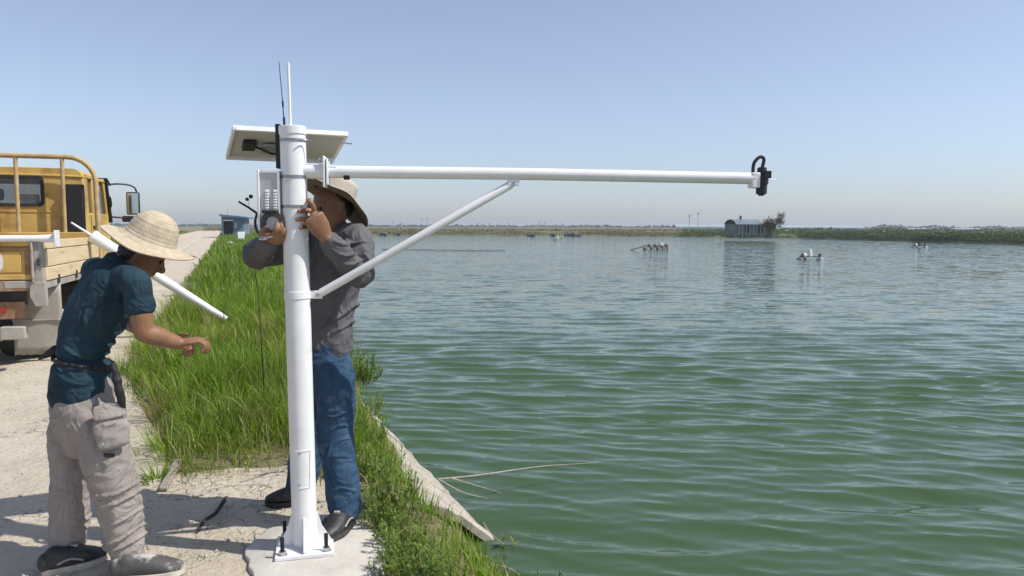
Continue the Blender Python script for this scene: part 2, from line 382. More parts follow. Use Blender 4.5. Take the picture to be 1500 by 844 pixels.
# ------------------------------------------------------------------ pond
def wave_comp():
    out = []; r = np.random.default_rng(3)
    for lam in np.geomspace(.11, .95, 58):
        a = R(-93 + r.normal(0, 10.5)); k = 2 * math.pi / lam
        out.append((k * math.cos(a), k * math.sin(a), (.0062) * lam * r.uniform(.5, 1.4) * (1.0 if lam < .5 else .62), r.uniform(0, 6.3), lam))
    return out
WC = wave_comp()
def make_water():
    Y = np.concatenate([np.geomspace(2.6, 18, 560)[:-1], np.geomspace(18, 150, 260)]); A = np.linspace(-.62, .95, 560)
    yy, aa = np.meshgrid(Y, A, indexing='ij'); x = yy * aa; y = yy.copy()
    dy = yy * np.interp(yy, [9, 18], [.0035, .0082]); z = np.zeros_like(x); ox = np.zeros_like(x); oy = np.zeros_like(x)
    grp = 1 + .4 * vnoise(x, y, .22, 7)
    wx = x + .16 * vnoise(x, y, .16, 11); wy = y + .16 * vnoise(x, y, .15, 12)
    for kx, ky, a, ph, lam in WC:
        fade = np.clip((lam / dy - 3) / 4, 0, 1)
        q = kx * wx + ky * wy + ph; kk = math.hypot(kx, ky)
        z += a * fade * np.cos(q) * grp; ox -= 1.2 * a * fade * kx / kk * np.sin(q) * grp; oy -= 1.2 * a * fade * ky / kk * np.sin(q) * grp
    n, m = x.shape; idx = np.arange(n * m).reshape(n, m)
    f = np.stack([idx[:-1, :-1], idx[:-1, 1:], idx[1:, 1:], idx[1:, :-1]], -1).reshape(-1, 4)
    vs = np.stack([x + ox, y + oy, z + WATER], -1).reshape(-1, 3)
    # flat surround out to the far shores
    b = [(-260, 150.0), (420, 150.0), (420, 330), (-260, 330)]
    nv = len(vs); ext = [(-93 - 60, 149.9, WATER), (420, 149.9, WATER), (420, 330, WATER), (-153, 330, WATER),
                         (2.2 * .95, 2.2, WATER), (420, 2.2, WATER), (150 * .95, 150, WATER), (420, 150, WATER), (2.0, 2.2, WATER), (420, -30, WATER), (-1.2, -30, WATER), (-1.3, 2.2, WATER), (420, 2.2, WATER)]
    me = bpy.data.meshes.new('water')
    F_ = f.tolist() + [[nv, nv + 1, nv + 2, nv + 3], [nv + 4, nv + 5, nv + 7, nv + 6], [nv + 10, nv + 9, nv + 12, nv + 11]]
    me.from_pydata(vs.tolist() + ext, [], F_); sm(me, 180)
    at = me.attributes.new('unresolved', 'FLOAT', 'POINT'); fv = np.concatenate([np.clip((yy.reshape(-1) - 7) / 16, 0, 1), np.ones(len(ext))]); at.data.foreach_set('value', fv)
    me.materials.append(M['water']); o = bpy.data.objects.new('water', me); COL.objects.link(o); tag(o, kind='structure')
make_water()

# far shore: land beyond the pond
SH = [(300, 340.5), (420, 343.0), (540, 344.8), (700, 345.2), (900, 346.0), (980, 346.6), (1060, 348.0), (1140, 349.3), (1220, 351), (1290, 352.8), (1350, 354.4), (1420, 356.4), (1500, 359), (1600, 362.5), (1700, 366), (1850, 371)]
def far_land():
    pts = []
    for i in range(len(SH) - 1):
        for k in range(14):
            q = k / 14; pts.append(G(SH[i][0] * (1 - q) + SH[i + 1][0] * q, SH[i][1] * (1 - q) + SH[i + 1][1] * q, WATER))
    rows = [(-.8, -.5), (0, 0), (1.2, .55), (3.2, .85), (6, 1.02), (14, 1.0), (40, .95), (120, .95), (400, .95), (3300, .95)]
    vs = []
    for i, p in enumerate(pts):
        d = Vector((p.x, p.y)).normalized(); jit = 1.6 * noise.noise((i * .21, 3.3, 0)) + .5 * noise.noise((i * .9, 1.3, 0))
        for q, dz in rows:
            k = q + (jit if q < 10 else 0)
            vs.append((p.x + d.x * k, p.y + d.y * k, WATER + dz + (.12 * noise.noise((i * .5, q, 3)) if 1 < q < 50 else 0)))
    m = len(rows); b = MB(); b.add(vs, [(i * m + k, i * m + k + 1, (i + 1) * m + k + 1, (i + 1) * m + k) for i in range(len(pts) - 1) for k in range(m - 1)])
    tag(b.build('far_shore', 'far_soil', smooth=180), kind='structure')
far_land()

# ------------------------------------------------------------------ grass and leaves (numpy mass)
def leaf_mass(name, base, h, lean, az, wid, col, parent=None, label=None, cat=None, kind='stuff', curl=1.0, localize=None, facing=None):
    """blades: base (n,3), height, sideways reach, azimuth, width, colour (n,3)"""
    n = len(base); ks = np.array([0, .36, .72, 1.0]); ws = np.array([.8, 1.0, .7, 0])
    ca, sa = np.cos(az), np.sin(az)
    fa = az + np.pi / 2 + rng.normal(0, .5, n) if facing is None else facing
    px, py = np.cos(fa), np.sin(fa)
    V = np.zeros((n, 7, 3)); j = 0
    for i, k in enumerate(ks):
        r = lean * k ** 1.8; zz = h * (k - .28 * curl * (lean / (h + 1e-6)) * k ** 3)
        c = base + np.stack([ca * r, sa * r, zz], -1)
        if i < 3:
            o = np.stack([px, py, 0 * px], -1) * (wid * ws[i] / 2)[:, None]; V[:, j] = c - o; V[:, j + 1] = c + o; j += 2
        else: V[:, 6] = c
    b0 = (np.arange(n) * 7)[:, None]
    if localize is not None: V = V - np.array(localize)
    me = bpy.data.meshes.new(name)
    quads = np.concatenate([b0 + np.array([[0, 1, 3, 2]]), b0 + np.array([[2, 3, 5, 4]])], 0); tris = b0 + np.array([[4, 5, 6]])
    me.vertices.add(n * 7); me.vertices.foreach_set('co', V.reshape(-1))
    loops = np.concatenate([quads.reshape(-1), tris.reshape(-1)]); me.loops.add(len(loops)); me.loops.foreach_set('vertex_index', loops.astype(np.int32))
    npoly = len(quads) + len(tris); me.polygons.add(npoly)
    me.polygons.foreach_set('loop_start', np.concatenate([np.arange(len(quads)) * 4, len(quads) * 4 + np.arange(len(tris)) * 3]).astype(np.int32))
    me.update(calc_edges=True); me.validate()
    ca_ = me.color_attributes.new('Col', 'FLOAT_COLOR', 'POINT'); cc = np.ones((n, 7, 4)); cc[:, :, :3] = col[:, None, :]; ca_.data.foreach_set('color', cc.reshape(-1))
    sm(me, 180); me.materials.append(M['leaf']); o = bpy.data.objects.new(name, me); COL.objects.link(o)
    if parent: o.parent = parent
    return tag(o, label, cat, kind=kind)
def grass_cols(x, y, n, dry=.09, dark=1.0):
    p = vnoise(x, y, .5, 21); g1 = np.array([.095, .20, .008]); g2 = np.array([.22, .34, .018]); d1 = np.array([.40, .35, .17])
    k = rng.random(n)[:, None]; c = g1 * (1 - k) + g2 * k; c = c * (1 + .22 * p[:, None]) * rng.uniform(.75, 1.2, n)[:, None] * dark
    m = rng.random(n) < dry * (1 + p); c[m] = d1 * rng.uniform(.6, 1.25, m.sum())[:, None]; return np.clip(c, .01, 1)
def edge_dry(c, d):                       # yellowed and dead blades where the grass is trodden
    m = rng.random(len(c)) < .30 * (1 - sstep(0, .5, d)); c[m] = np.array([.38, .33, .14]) * rng.uniform(.5, 1.3, m.sum())[:, None]; return c
def scatter(s0, s1, t0, t1, dens):
    n = int((s1 - s0) * (t1 - t0) * dens); s = rng.uniform(s0, s1, n); t = rng.uniform(t0, t1, n)
    return s * U.x + t * T.x, s * U.y + t * T.y, s, t
def make_grass():
    B = []
    for s0, s1, t0, t1, dens, h, wd in ((2.5, 7, -1.2, 2.0, 4400, .38, .0046), (7, 14, -1.3, 2.6, 1700, .38, .0075), (14, 30, -1.3, 4.2, 420, .34, .017), (30, 130, -1.3, 7, 60, .38, .05),
                                    (9, 40, -22, -6.0, 55, .34, .03), (40, 170, -40, -6.0, 14, .42, .09)):
        x, y, s, t = scatter(s0, s1, t0, t1, dens)
        i = inside(poly_clear, x, y); d = dist_poly(poly_clear, x, y) * np.where(i, -1, 1)
        te = t_edge(s); over = t - te
        # density: ragged border, thins out on the waterside slope
        p = sstep(-.16, .26, d + .15 * vnoise(x, y, 2.2, 31)) * (1 - .97 * sstep(.25, .6, over + np.where(s < 9, .16, 0) + .12 * vnoise(x, y, 1.5, 8)))
        pit = G(690, 795, -.5); p *= sstep(.30, .5, np.hypot(x - pit.x, y - pit.y))
        p *= np.clip(.72 + .45 * vnoise(x, y, 1.3, 17), .12, 1)
        k = rng.random(len(x)) < p * np.where((s < 9) & (over > -.25), .55, 1); x, y, s, t, d, over = x[k], y[k], s[k], t[k], d[k], over[k]; n = len(x)
        z = ground_z(x, y) - .015
        hh = h * rng.uniform(.45, 1.25, n) * (.45 + .55 * sstep(-.05, .55, d)) * np.clip(1 + .62 * vnoise(x, y, 1.1, 41), .3, 2) * np.where((s < 9) & (over > -.35), .42, 1)
        B.append((np.stack([x, y, z], -1), np.clip(hh, .04, 1), hh * np.abs(rng.normal(.42, .28, n)), rng.uniform(0, 6.283, n), wd * rng.lognormal(-.1, .42, n), edge_dry(grass_cols(x, y, n), d)))
    # taller arching tufts standing out of the sward and along its ragged border
    n_t = 0
    while n_t < 190:
        s0 = rng.uniform(3.0, 13); t0 = rng.uniform(-1.3, 1.6); x0, y0 = xy(s0, t0); dd = float(dist_poly(poly_clear, np.array([x0]), np.array([y0]))[0]) * (-1 if inside(poly_clear, np.array([x0]), np.array([y0]))[0] else 1)
        if dd < (-.14 if t0 < -.3 else .06) or t0 > float(t_edge(np.array(s0))) - .15: continue
        n_t += 1; n = int(rng.integers(25, 75)); a = rng.uniform(0, 6.283, n); rr = rng.uniform(.01, .09) * np.sqrt(rng.random(n)); x = x0 + np.cos(a) * rr; y = y0 + np.sin(a) * rr
        h = rng.uniform(.22, .62) * (.6 if dd < .1 else 1); hh = h * rng.uniform(.5, 1.1, n); g = rng.uniform(.75, 1.35); c = np.array([.19, .31, .02]) * g * rng.uniform(.7, 1.2, n)[:, None]
        if rng.random() < .22: c = np.array([.33, .31, .09]) * rng.uniform(.6, 1.2, n)[:, None]
        B.append((np.stack([x, y, ground_z(x, y) - .01], -1), hh, hh * rng.uniform(.3, .95, n), a, rng.uniform(.003, .009) * rng.uniform(.7, 1.3, n), c))
    leaf_mass('grass', *[np.concatenate([b[i] for b in B]) for i in range(6)], label='green grass covering the pond bank and the roadside', cat='grass')
make_grass()

def far_grass():                          # growth on the far shore
    B = []; spec = []
    for i in range(len(SH) - 1):
        a, b = SH[i], SH[i + 1]
        for px0 in np.arange(a[0], b[0], 1.0):
            q = (px0 - a[0]) / (b[0] - a[0]); p = G(px0, a[1] * (1 - q) + b[1] * q, WATER); spec.append((px0, p))
    for dmin, dmax, per, h0, wd in ((.0, 1.6, 9, .45, .3), (.8, 6, 16, .5, .30), (6, 30, 16, .55, .45), (30, 160, 20, .7, 1.0)):
        X = []; Hh = []; D = []; Pp = []
        for px0, p in spec:
            d2 = Vector((p.x, p.y)); dn = d2.normalized(); rr = 1 if px0 > 1000 else .55
            for k in range(int(per * rr)):
                q = rng.uniform(dmin, dmax); c = d2 + dn * q + Vector((dn.y, -dn.x)) * rng.uniform(-.15, .15)
                X.append((c.x, c.y, WATER + .3 + .5 * min(1, q / 3))); Hh.append(h0); D.append(q); Pp.append(px0)
        X = np.array(X); n = len(X); Pp = np.array(Pp); hh = np.array(Hh) * np.where(Pp < 1000, .6, .8) * rng.uniform(.3, 1.2, n) * (1 + .5 * vnoise(X[:, 0], X[:, 1], .12, 3))
        c = grass_cols(X[:, 0] * .05, X[:, 1] * .05, n, .03, .42); dry = rng.random(n) < np.where(Pp < 1000, .8, .03); c[dry] = np.array([.27, .235, .13]) * rng.uniform(.7, 1.2, dry.sum())[:, None]
        B.append((X, np.clip(hh, .1, 3), hh * .3, rng.uniform(0, 6.28, n), wd * rng.uniform(.6, 1.4, n), c))
    leaf_mass('far_grass', *[np.concatenate([b[i] for b in B]) for i in range(6)], label='rough green and dry growth along the far shore', cat='grass')
far_grass()


# ------------------------------------------------------------------ monitoring pole
PADZ = .014
def concrete_pad():
    b = MB(); c = sum((G(*p) for p in PAD), Vector()) / len(PAD); poly = []
    for i in range(len(PAD)):
        for k in range(5):
            q = k / 5; p = G(*PAD[i]).lerp(G(*PAD[(i + 1) % len(PAD)]), q); d = (p - c).normalized()
            j = noise.noise((p.x * 9, p.y * 9, 2)) * .035; poly.append((p.x + d.x * j, p.y + d.y * j))
    n = len(poly); rings = [(1.03, -.12), (1.015, PADZ * .6), (.985, PADZ), (.6, PADZ + .004), (.25, PADZ + .004)]
    vs = [(c.x + (x - c.x) * k, c.y + (y - c.y) * k, z + .004 * noise.noise((x * 6, y * 6, k))) for k, z in rings for x, y in poly]
    fs = [(r * n + i, r * n + (i + 1) % n, (r + 1) * n + (i + 1) % n, (r + 1) * n + i) for r in range(len(rings) - 1) for i in range(n)]
    fs.append(tuple((len(rings) - 1) * n + i for i in range(n))); b.add(vs, fs)
    tag(b.build('concrete_pad', 'concrete', smooth=40), 'rough cast concrete pad in the dirt under the white pole', 'concrete pad')
concrete_pad()
BASE = G(447, 797, PADZ + .02); PY = BASE.y; TOP = P(428.5, 189, PY)
AX = (TOP - BASE).normalized(); PR = .0575
def on_pole(py):                       # point of the pole axis seen at picture row py
    best = min(np.linspace(0, 1, 800), key=lambda k: abs(row(BASE.lerp(TOP, k)) - py)); return BASE.lerp(TOP, best)
def proj(p):
    q = CM.to_3x3().transposed() @ (Vector(p) - Vector((0, 0, CAMZ))); return 750 + F * q.x / -q.z, 422 - F * q.y / -q.z
def row(p): return proj(p)[1]
def near_pole_arm():
    t = thing('monitoring_pole', (BASE.x, BASE.y, PADZ), 'white steel pole with long side arm, solar panel and control box, bolted to concrete pad', 'pole')
    up = Vector((0, 0, 1))
    b = MB(); b.tube([BASE, BASE.lerp(TOP, .35), BASE.lerp(TOP, .7), TOP], PR, 40); b.build('pole_shaft', 'white_paint', t, smooth=40)
    tp = on_pole(191); b = MB(); b.cyl(tp - AX * .02, tp + AX * .018, PR + .004, n=40); b.build('pole_cap', 'white_paint', t, smooth=40, bevel=.003)
    # base plate
    rz = Matrix.Rotation(R(14), 3, 'Z'); c = BASE.copy(); b = MB(); b.box((c.x, c.y, PADZ + .013), (.262, .262, .018), rz); b.build('base_plate', 'white_paint', t, bevel=.003)
    b = MB(); b.box((c.x, c.y, PADZ + .002), (.255, .255, .006), rz); b.build('packing_shim', 'black_rubber', t)
    for k in range(4):
        a = k * math.pi / 2 + R(14) - math.pi / 2
        d = Vector((math.cos(a), math.sin(a), 0)); nrm = Vector((-d.y, d.x, 0)) * .004; z0 = PADZ + .02
        prof = [d * (PR - .006), d * .122, d * .122 + up * .014, d * (PR + .022) + up * .085, d * (PR + .004) + up * .15, d * (PR - .006) + up * .155]
        vs = [Vector((c.x, c.y, z0)) + p + q for q in (nrm, -nrm) for p in prof]; n = len(prof)
        MB().add(vs, [tuple(range(n)), tuple(range(2 * n - 1, n - 1, -1))] + [(i, (i + 1) % n, n + (i + 1) % n, n + i) for i in range(n)]).build('gusset', 'white_paint', t)
    for sx in (-1, 1):
        for sy in (-1, 1):
            o = rz @ Vector((sx * .098, sy * .098, 0)); p = Vector((c.x, c.y, PADZ + .02)) + o
            bt = MB().cyl(p, p + up * .082, .0095, n=12).build('anchor_bolt', 'bolt_steel', t, smooth=40)
            MB().cyl(p + up * .003, p + up * .018, .018, n=6).build('nut', 'nut_steel', bt)
            MB().cyl(p - up * .002, p + up * .003, .023, n=18).build('washer', 'nut_steel', bt)
    MB().tube([c + Vector((math.cos(a) * (PR + .002), math.sin(a) * (PR + .002), .002)) for a in np.linspace(0, 2 * math.pi, 33)], .005, 8).build('weld_bead', 'white_paint', t, smooth=60)
    # access hatch with two screws
    def surf(px, py, out=.0): 
        q = on_pole(py); x = P(px, py, PY).x - q.x; x = max(-PR * .98, min(PR * .98, x)); return Vector((q.x + x * (1 + out / PR), q.y - math.sqrt(max(PR ** 2 - x * x, 0)) * (1 + out / PR), q.z))
    b = MB(); pts = []
    for (a0, a1) in (((437, 656), (457, 656)), ((457, 656), (457, 709)), ((457, 709), (440, 709))):
        for k in range(8): pts.append(surf(a0[0] + (a1[0] - a0[0]) * k / 7, a0[1] + (a1[1] - a0[1]) * k / 7, .001))
    b.tube(pts, .0022, 6); b.build('hatch_rim', 'white_paint', t, smooth=60)
    for py in (660, 705):
        q = surf(444, py); MB().cyl(q + Vector((0, .003, 0)), q + Vector((0, -.004, 0)), .005, n=10).build('hatch_screw', 'galv', t)
    # clamp bands
    for py, nm in ((206.5, 'clamp_band'), (260, 'clamp_band'), (302.5, 'clamp_band')):
        q = on_pole(py); MB().cyl(q - AX * .007, q + AX * .007, PR + .002, n=40).build(nm, 'band_metal', t, smooth=40)
    q = on_pole(206.5); pts = [P(440, 205.5, PY - PR - .004), P(452, 205.6, PY - PR * .5), P(480, 207, PY - .02), P(516, 211, PY - .01)]
    MB().tube([Vector(p) for p in catmull(pts, 5)], .0032, 6).build('band_tail', 'band_metal', t, smooth=60)
    for py in (260, 302.5):
        q = on_pole(py); MB().box(q + Vector((-PR - .012, .01, 0)), (.035, .03, .022)).build('box_lug', 'bolt_steel', t)
    # side arm
    za = on_pole(251).z; s0 = on_pole(251)
    e = ray(1104, 261.5); ke = (za - .008 - CAMZ) / e.z; E = Vector((e.x * ke, e.y * ke, za - .008))
    da = (E - s0).normalized(); AR = .0285
    stub = s0 + da * .135
    b = MB(); b.cyl(s0 + da * .03, stub, AR + .006, n=28); b.build('arm_stub', 'white_paint', t, smooth=40)
    for k, hgt in ((0, .142), (1, .120)):
        f0 = stub + da * (.004 + .014 * k); side = da.cross(up).normalized(); rot = Matrix((da, side, up)).transposed()
        MB().box(f0 + up * .0 - up * .002, (.010, .09, hgt), rot).build('arm_flange', 'white_paint', t, bevel=.004)
    for sgn in (-1, 1):
        p = stub + up * .052 + da.cross(up).normalized() * sgn * .03
        MB().cyl(p - da * .02, p + da * .045, .006, n=10).build('flange_bolt', 'galv', t, smooth=40)
    b = MB(); b.tube([stub + da * .02, s0.lerp(E, .5) + up * .004, E], AR, 28); arm = b.build('arm', 'white_paint', t, smooth=40)
    q = on_arm = lambda px: min((s0.lerp(E, k) for k in np.linspace(0, 1, 900)), key=lambda p: abs(proj(p)[0] - px))
    p = q(508) - up * .012; side = da.cross(up).normalized()
    MB().tube([p - side * .0 + da * (-.014), p + da * .012], AR * .83, 20).build('torn_label', 'dark_stick', arm, smooth=60)
    # end bracket and camera
    MB().box(E + da * .002 - up * .010, (.042, .055, .074), Matrix((da, side, up)).transposed()).build('end_bracket', 'white_paint', t, bevel=.004)
    c = E + da * .042
    cm = MB().lathe([(0, -.085), (.012, -.085), (.016, -.078), (.026, -.076), (.027, -.03), (.032, -.028), (.032, .025), (.024, .027), (.022, .052), (.014, .056), (0, .056)], 20, Matrix.Translation(c)).build('camera_head', 'black_plastic', t, smooth=40)
    MB().box(c + Vector((.018, -.012, .018)), (.034, .05, .035)).build('camera_collar', 'black_plastic', cm)
    cp = [E + up * .03 - da * .005, E + up * .075 + da * .0, E + up * .105 + da * .028, E + up * .095 + da * .05, c + up * .05]
    MB().tube([Vector(p) for p in catmull(cp, 6)], .0085, 10).build('camera_cable', 'black_rubber', cm, smooth=60)
    MB().cyl(c + da * .0 - up * .004, c + da * .075 - up * .003, .004, .0015, n=8).build('mounting_pin', 'nut_steel', cm, smooth=60)
    # diagonal brace
    q0 = on_pole(432); b0 = q0 + da * (PR + .035); b1 = on_arm(752) - up * (AR + .012)
    for dz in (-.02, .02):
        pass
    MB().cyl(q0 - AX * .018, q0 + AX * .018, PR + .0035, n=40).build('brace_collar', 'white_paint', t, smooth=40, bevel=.002)
    MB().box(q0 + da * (PR + .025), (.06, .012, .038), Matrix((da, side, up)).transposed()).build('brace_lug', 'white_paint', t, bevel=.003)
    db = (b1 - b0).normalized()
    MB().tube([b0, b0 + db * .02, b1 - db * .02, b1], [.014, .0195, .0195, .014], 20).build('brace', 'white_paint', t, smooth=40)
    MB().cyl(b0 - side * .024, b0 + side * .024, .009, n=12).build('brace_bolt', 'galv', t, smooth=40)
    MB().box(b1 + up * .004, (.055, .04, .03), Matrix((da, side, up)).transposed()).build('arm_bracket', 'white_paint', t, bevel=.003)
    MB().cyl(b1 - side * .03, b1 + side * .03, .007, n=12).build('bracket_bolt', 'galv', t, smooth=40)
    # solar panel, tipped away from the camera, seen from below
    Yn = PY + .05
    A = P(339, 184, Yn); B = P(505, 194, Yn + .24); C = P(491, 235, Yn + .57); D = P(332, 229, Yn + .33)
    ex = ((B - A) + (C - D)).normalized(); ey = ((D - A) + (C - B)); ey = (ey - ex * ey.dot(ex)).normalized(); en = ex.cross(ey).normalized()
    if en.z < 0: en = -en
    cc = (A + B + C + D) / 4; Wd = ((B - A).length + (C - D).length) / 2; Ln = ((D - A).length + (C - B).length) / 2; rot = Matrix((ex, ey, en)).transposed()
    MB().box(cc, (Wd - .01, Ln - .01, .006), rot).build('panel_backsheet', 'backsheet', t)
    MB().box(cc + en * .006, (Wd - .03, Ln - .03, .004), rot).build('panel_cells', 'cells', t)
    for sgn in (-1, 1):
        MB().box(cc + ey * sgn * (Ln / 2 - .006) - en * .008, (Wd, .014, .024), rot).build('panel_frame', 'white_paint', t, bevel=.002)
        MB().box(cc + ex * sgn * (Wd / 2 - .006) - en * .008, (.014, Ln - .03, .024), rot).build('panel_frame', 'white_paint', t, bevel=.002)
    jb = MB().box(cc - ex * Wd * .33 - en * .018 - ey * Ln * .02, (.062, .085, .026), rot).build('junction_box', 'black_plastic', t, bevel=.003)
    k0 = cc - ex * Wd * .28 - en * .02
    MB().tube([Vector(p) for p in catmull([k0, k0 + ex * .05 - en * .02, k0 + ex * .09 - en * .022 + ey * .03, k0 + ex * .15 - en * .01 + ey * .02], 5)], .006, 8).build('panel_cable', 'black_rubber', jb, smooth=60)
    MB().box(cc - ex * Wd * .12 - en * .022 + ey * .02, (.10, .10, .012), rot).build('mount_plate', 'galv', t)
    p = P(409, 215, PY + .03); MB().box(p, (.018, .05, .20)).build('panel_strut', 'bolt_steel', t)
    # antennas
    a0 = P(416.5, 184, PY + .02)
    an = MB().tube([a0, P(414, 150, PY + .02), P(408.5, 90, PY + .02)], [.0030, .0022, .0016], 8).build('whip_antenna', 'black_plastic', t, smooth=60)
    MB().cyl(P(416.7, 187, PY + .02), P(416, 172, PY + .02), .0055, n=10).build('antenna_base', 'black_rubber', an, smooth=60)
    MB().cyl(P(414.6, 157, PY + .02), P(414, 148, PY + .02), .0042, n=10).build('antenna_coil', 'black_plastic', an, smooth=60)
    MB().tube([P(425.5, 186, PY), P(423.5, 130, PY), P(422, 92, PY)], [.0060, .0068, .0066], 12).build('rod_antenna', 'white_plastic', t, smooth=60)
    # control box
    Yb = PY - .05; a = P(379.5, 250, Yb); b_ = P(411, 343, Yb); wd = b_.x - a.x; ht = a.z - b_.z; c = Vector(((a.x + b_.x) / 2, Yb + .055, (a.z + b_.z) / 2))
    bx = MB().box(c, (wd, .11, ht)).build('control_box', 'box_grey', t, bevel=.004)
    MB().box(c + Vector((-wd / 2 - .004, -.03, 0)), (.010, .07, ht + .008)).build('box_lid_edge', 'white_paint', bx, bevel=.002)
    MB().box(c + Vector((0, -.056, ht / 2 - .006)), (wd - .01, .006, .007)).build('box_rim', 'white_paint', bx)
    MB().box(c + Vector((wd / 2 - .005, -.057, 0)), (.008, .006, ht - .02)).build('box_rim', 'white_paint', bx)
    for px in (391.5, 403.5):
        for k in range(8):
            p = P(px, 280 + 4.1 * k, Yb - .003); MB().box(p, (.015, .008, .0085), Matrix.Rotation(R(-25), 3, 'X')).build('vent_louvre', 'white_plastic', bx)
    MB().lathe([(.030, -.004), (.036, -.009), (.043, -.007), (.047, -.010), (.054, -.006), (.055, .0), (.03, .0), (.030, -.004)], 28, Matrix.Translation(P(399, 327, Yb - .006)) @ Matrix.Rotation(R(90), 4, 'X')).build('cable_coil', 'coil_grey', bx, smooth=50)
    MB().box(P(396, 310, Yb - .012), (.072, .028, .014)).build('coil_hood', 'black_rubber', bx, bevel=.004)
    for k, (x0, y0, x1, y1) in enumerate(((379, 343, 404, 340), (382, 347, 409, 343), (384, 340, 400, 347), (380, 350, 395, 347))):
        pts = [P(x0, y0, Yb - .01), P((x0 + x1) / 2, (y0 + y1) / 2 + 2, Yb - .03), P(x1, y1, Yb - .012)]
        MB().tube([Vector(p) for p in catmull(pts, 4)], .005, 8).build('terminal_wire', 'copper_wires' if k % 2 == 0 else 'box_grey', bx, smooth=60)
    an = MB().tube([P(377, 313, Yb + .01), P(364, 304, Yb + .01), P(349.5, 295.5, Yb + .01)], [.0058, .005, .0048], 10).build('stub_antenna', 'black_plastic', bx, smooth=60)
    pts = [P(377, 313, Yb + .01), P(374, 322, Yb), P(375, 335, Yb - .01), P(381, 344, Yb - .01)]
    MB().tube([Vector(p) for p in catmull(pts, 4)], .006, 8).build('antenna_lead', 'black_rubber', bx, smooth=60)
    q = P(364.5, 303.5, Yb + .01); q1 = P(364.5, 291, Yb + .01)
    MB().cyl(q, q1, .0012, n=6).build('sensor_stem', 'galv', bx)
    for px, py, r in ((361.8, 292, .0085), (367.5, 288, .010)):
        MB().lathe([(0, -r), (r * .7, -r * .7), (r, 0), (r * .75, r * .7), (0, r)], 12, Matrix.Translation(P(px, py, Yb + .01))).build('sensor_cup', 'black_plastic', bx, smooth=60)
    # hanging lead
    pts = [P(374, 380, PY + .25), P(378, 420, PY + .3), P(383, 500, PY + .35), P(386, 570, PY + .45)]
    return t
POLE = near_pole_arm()

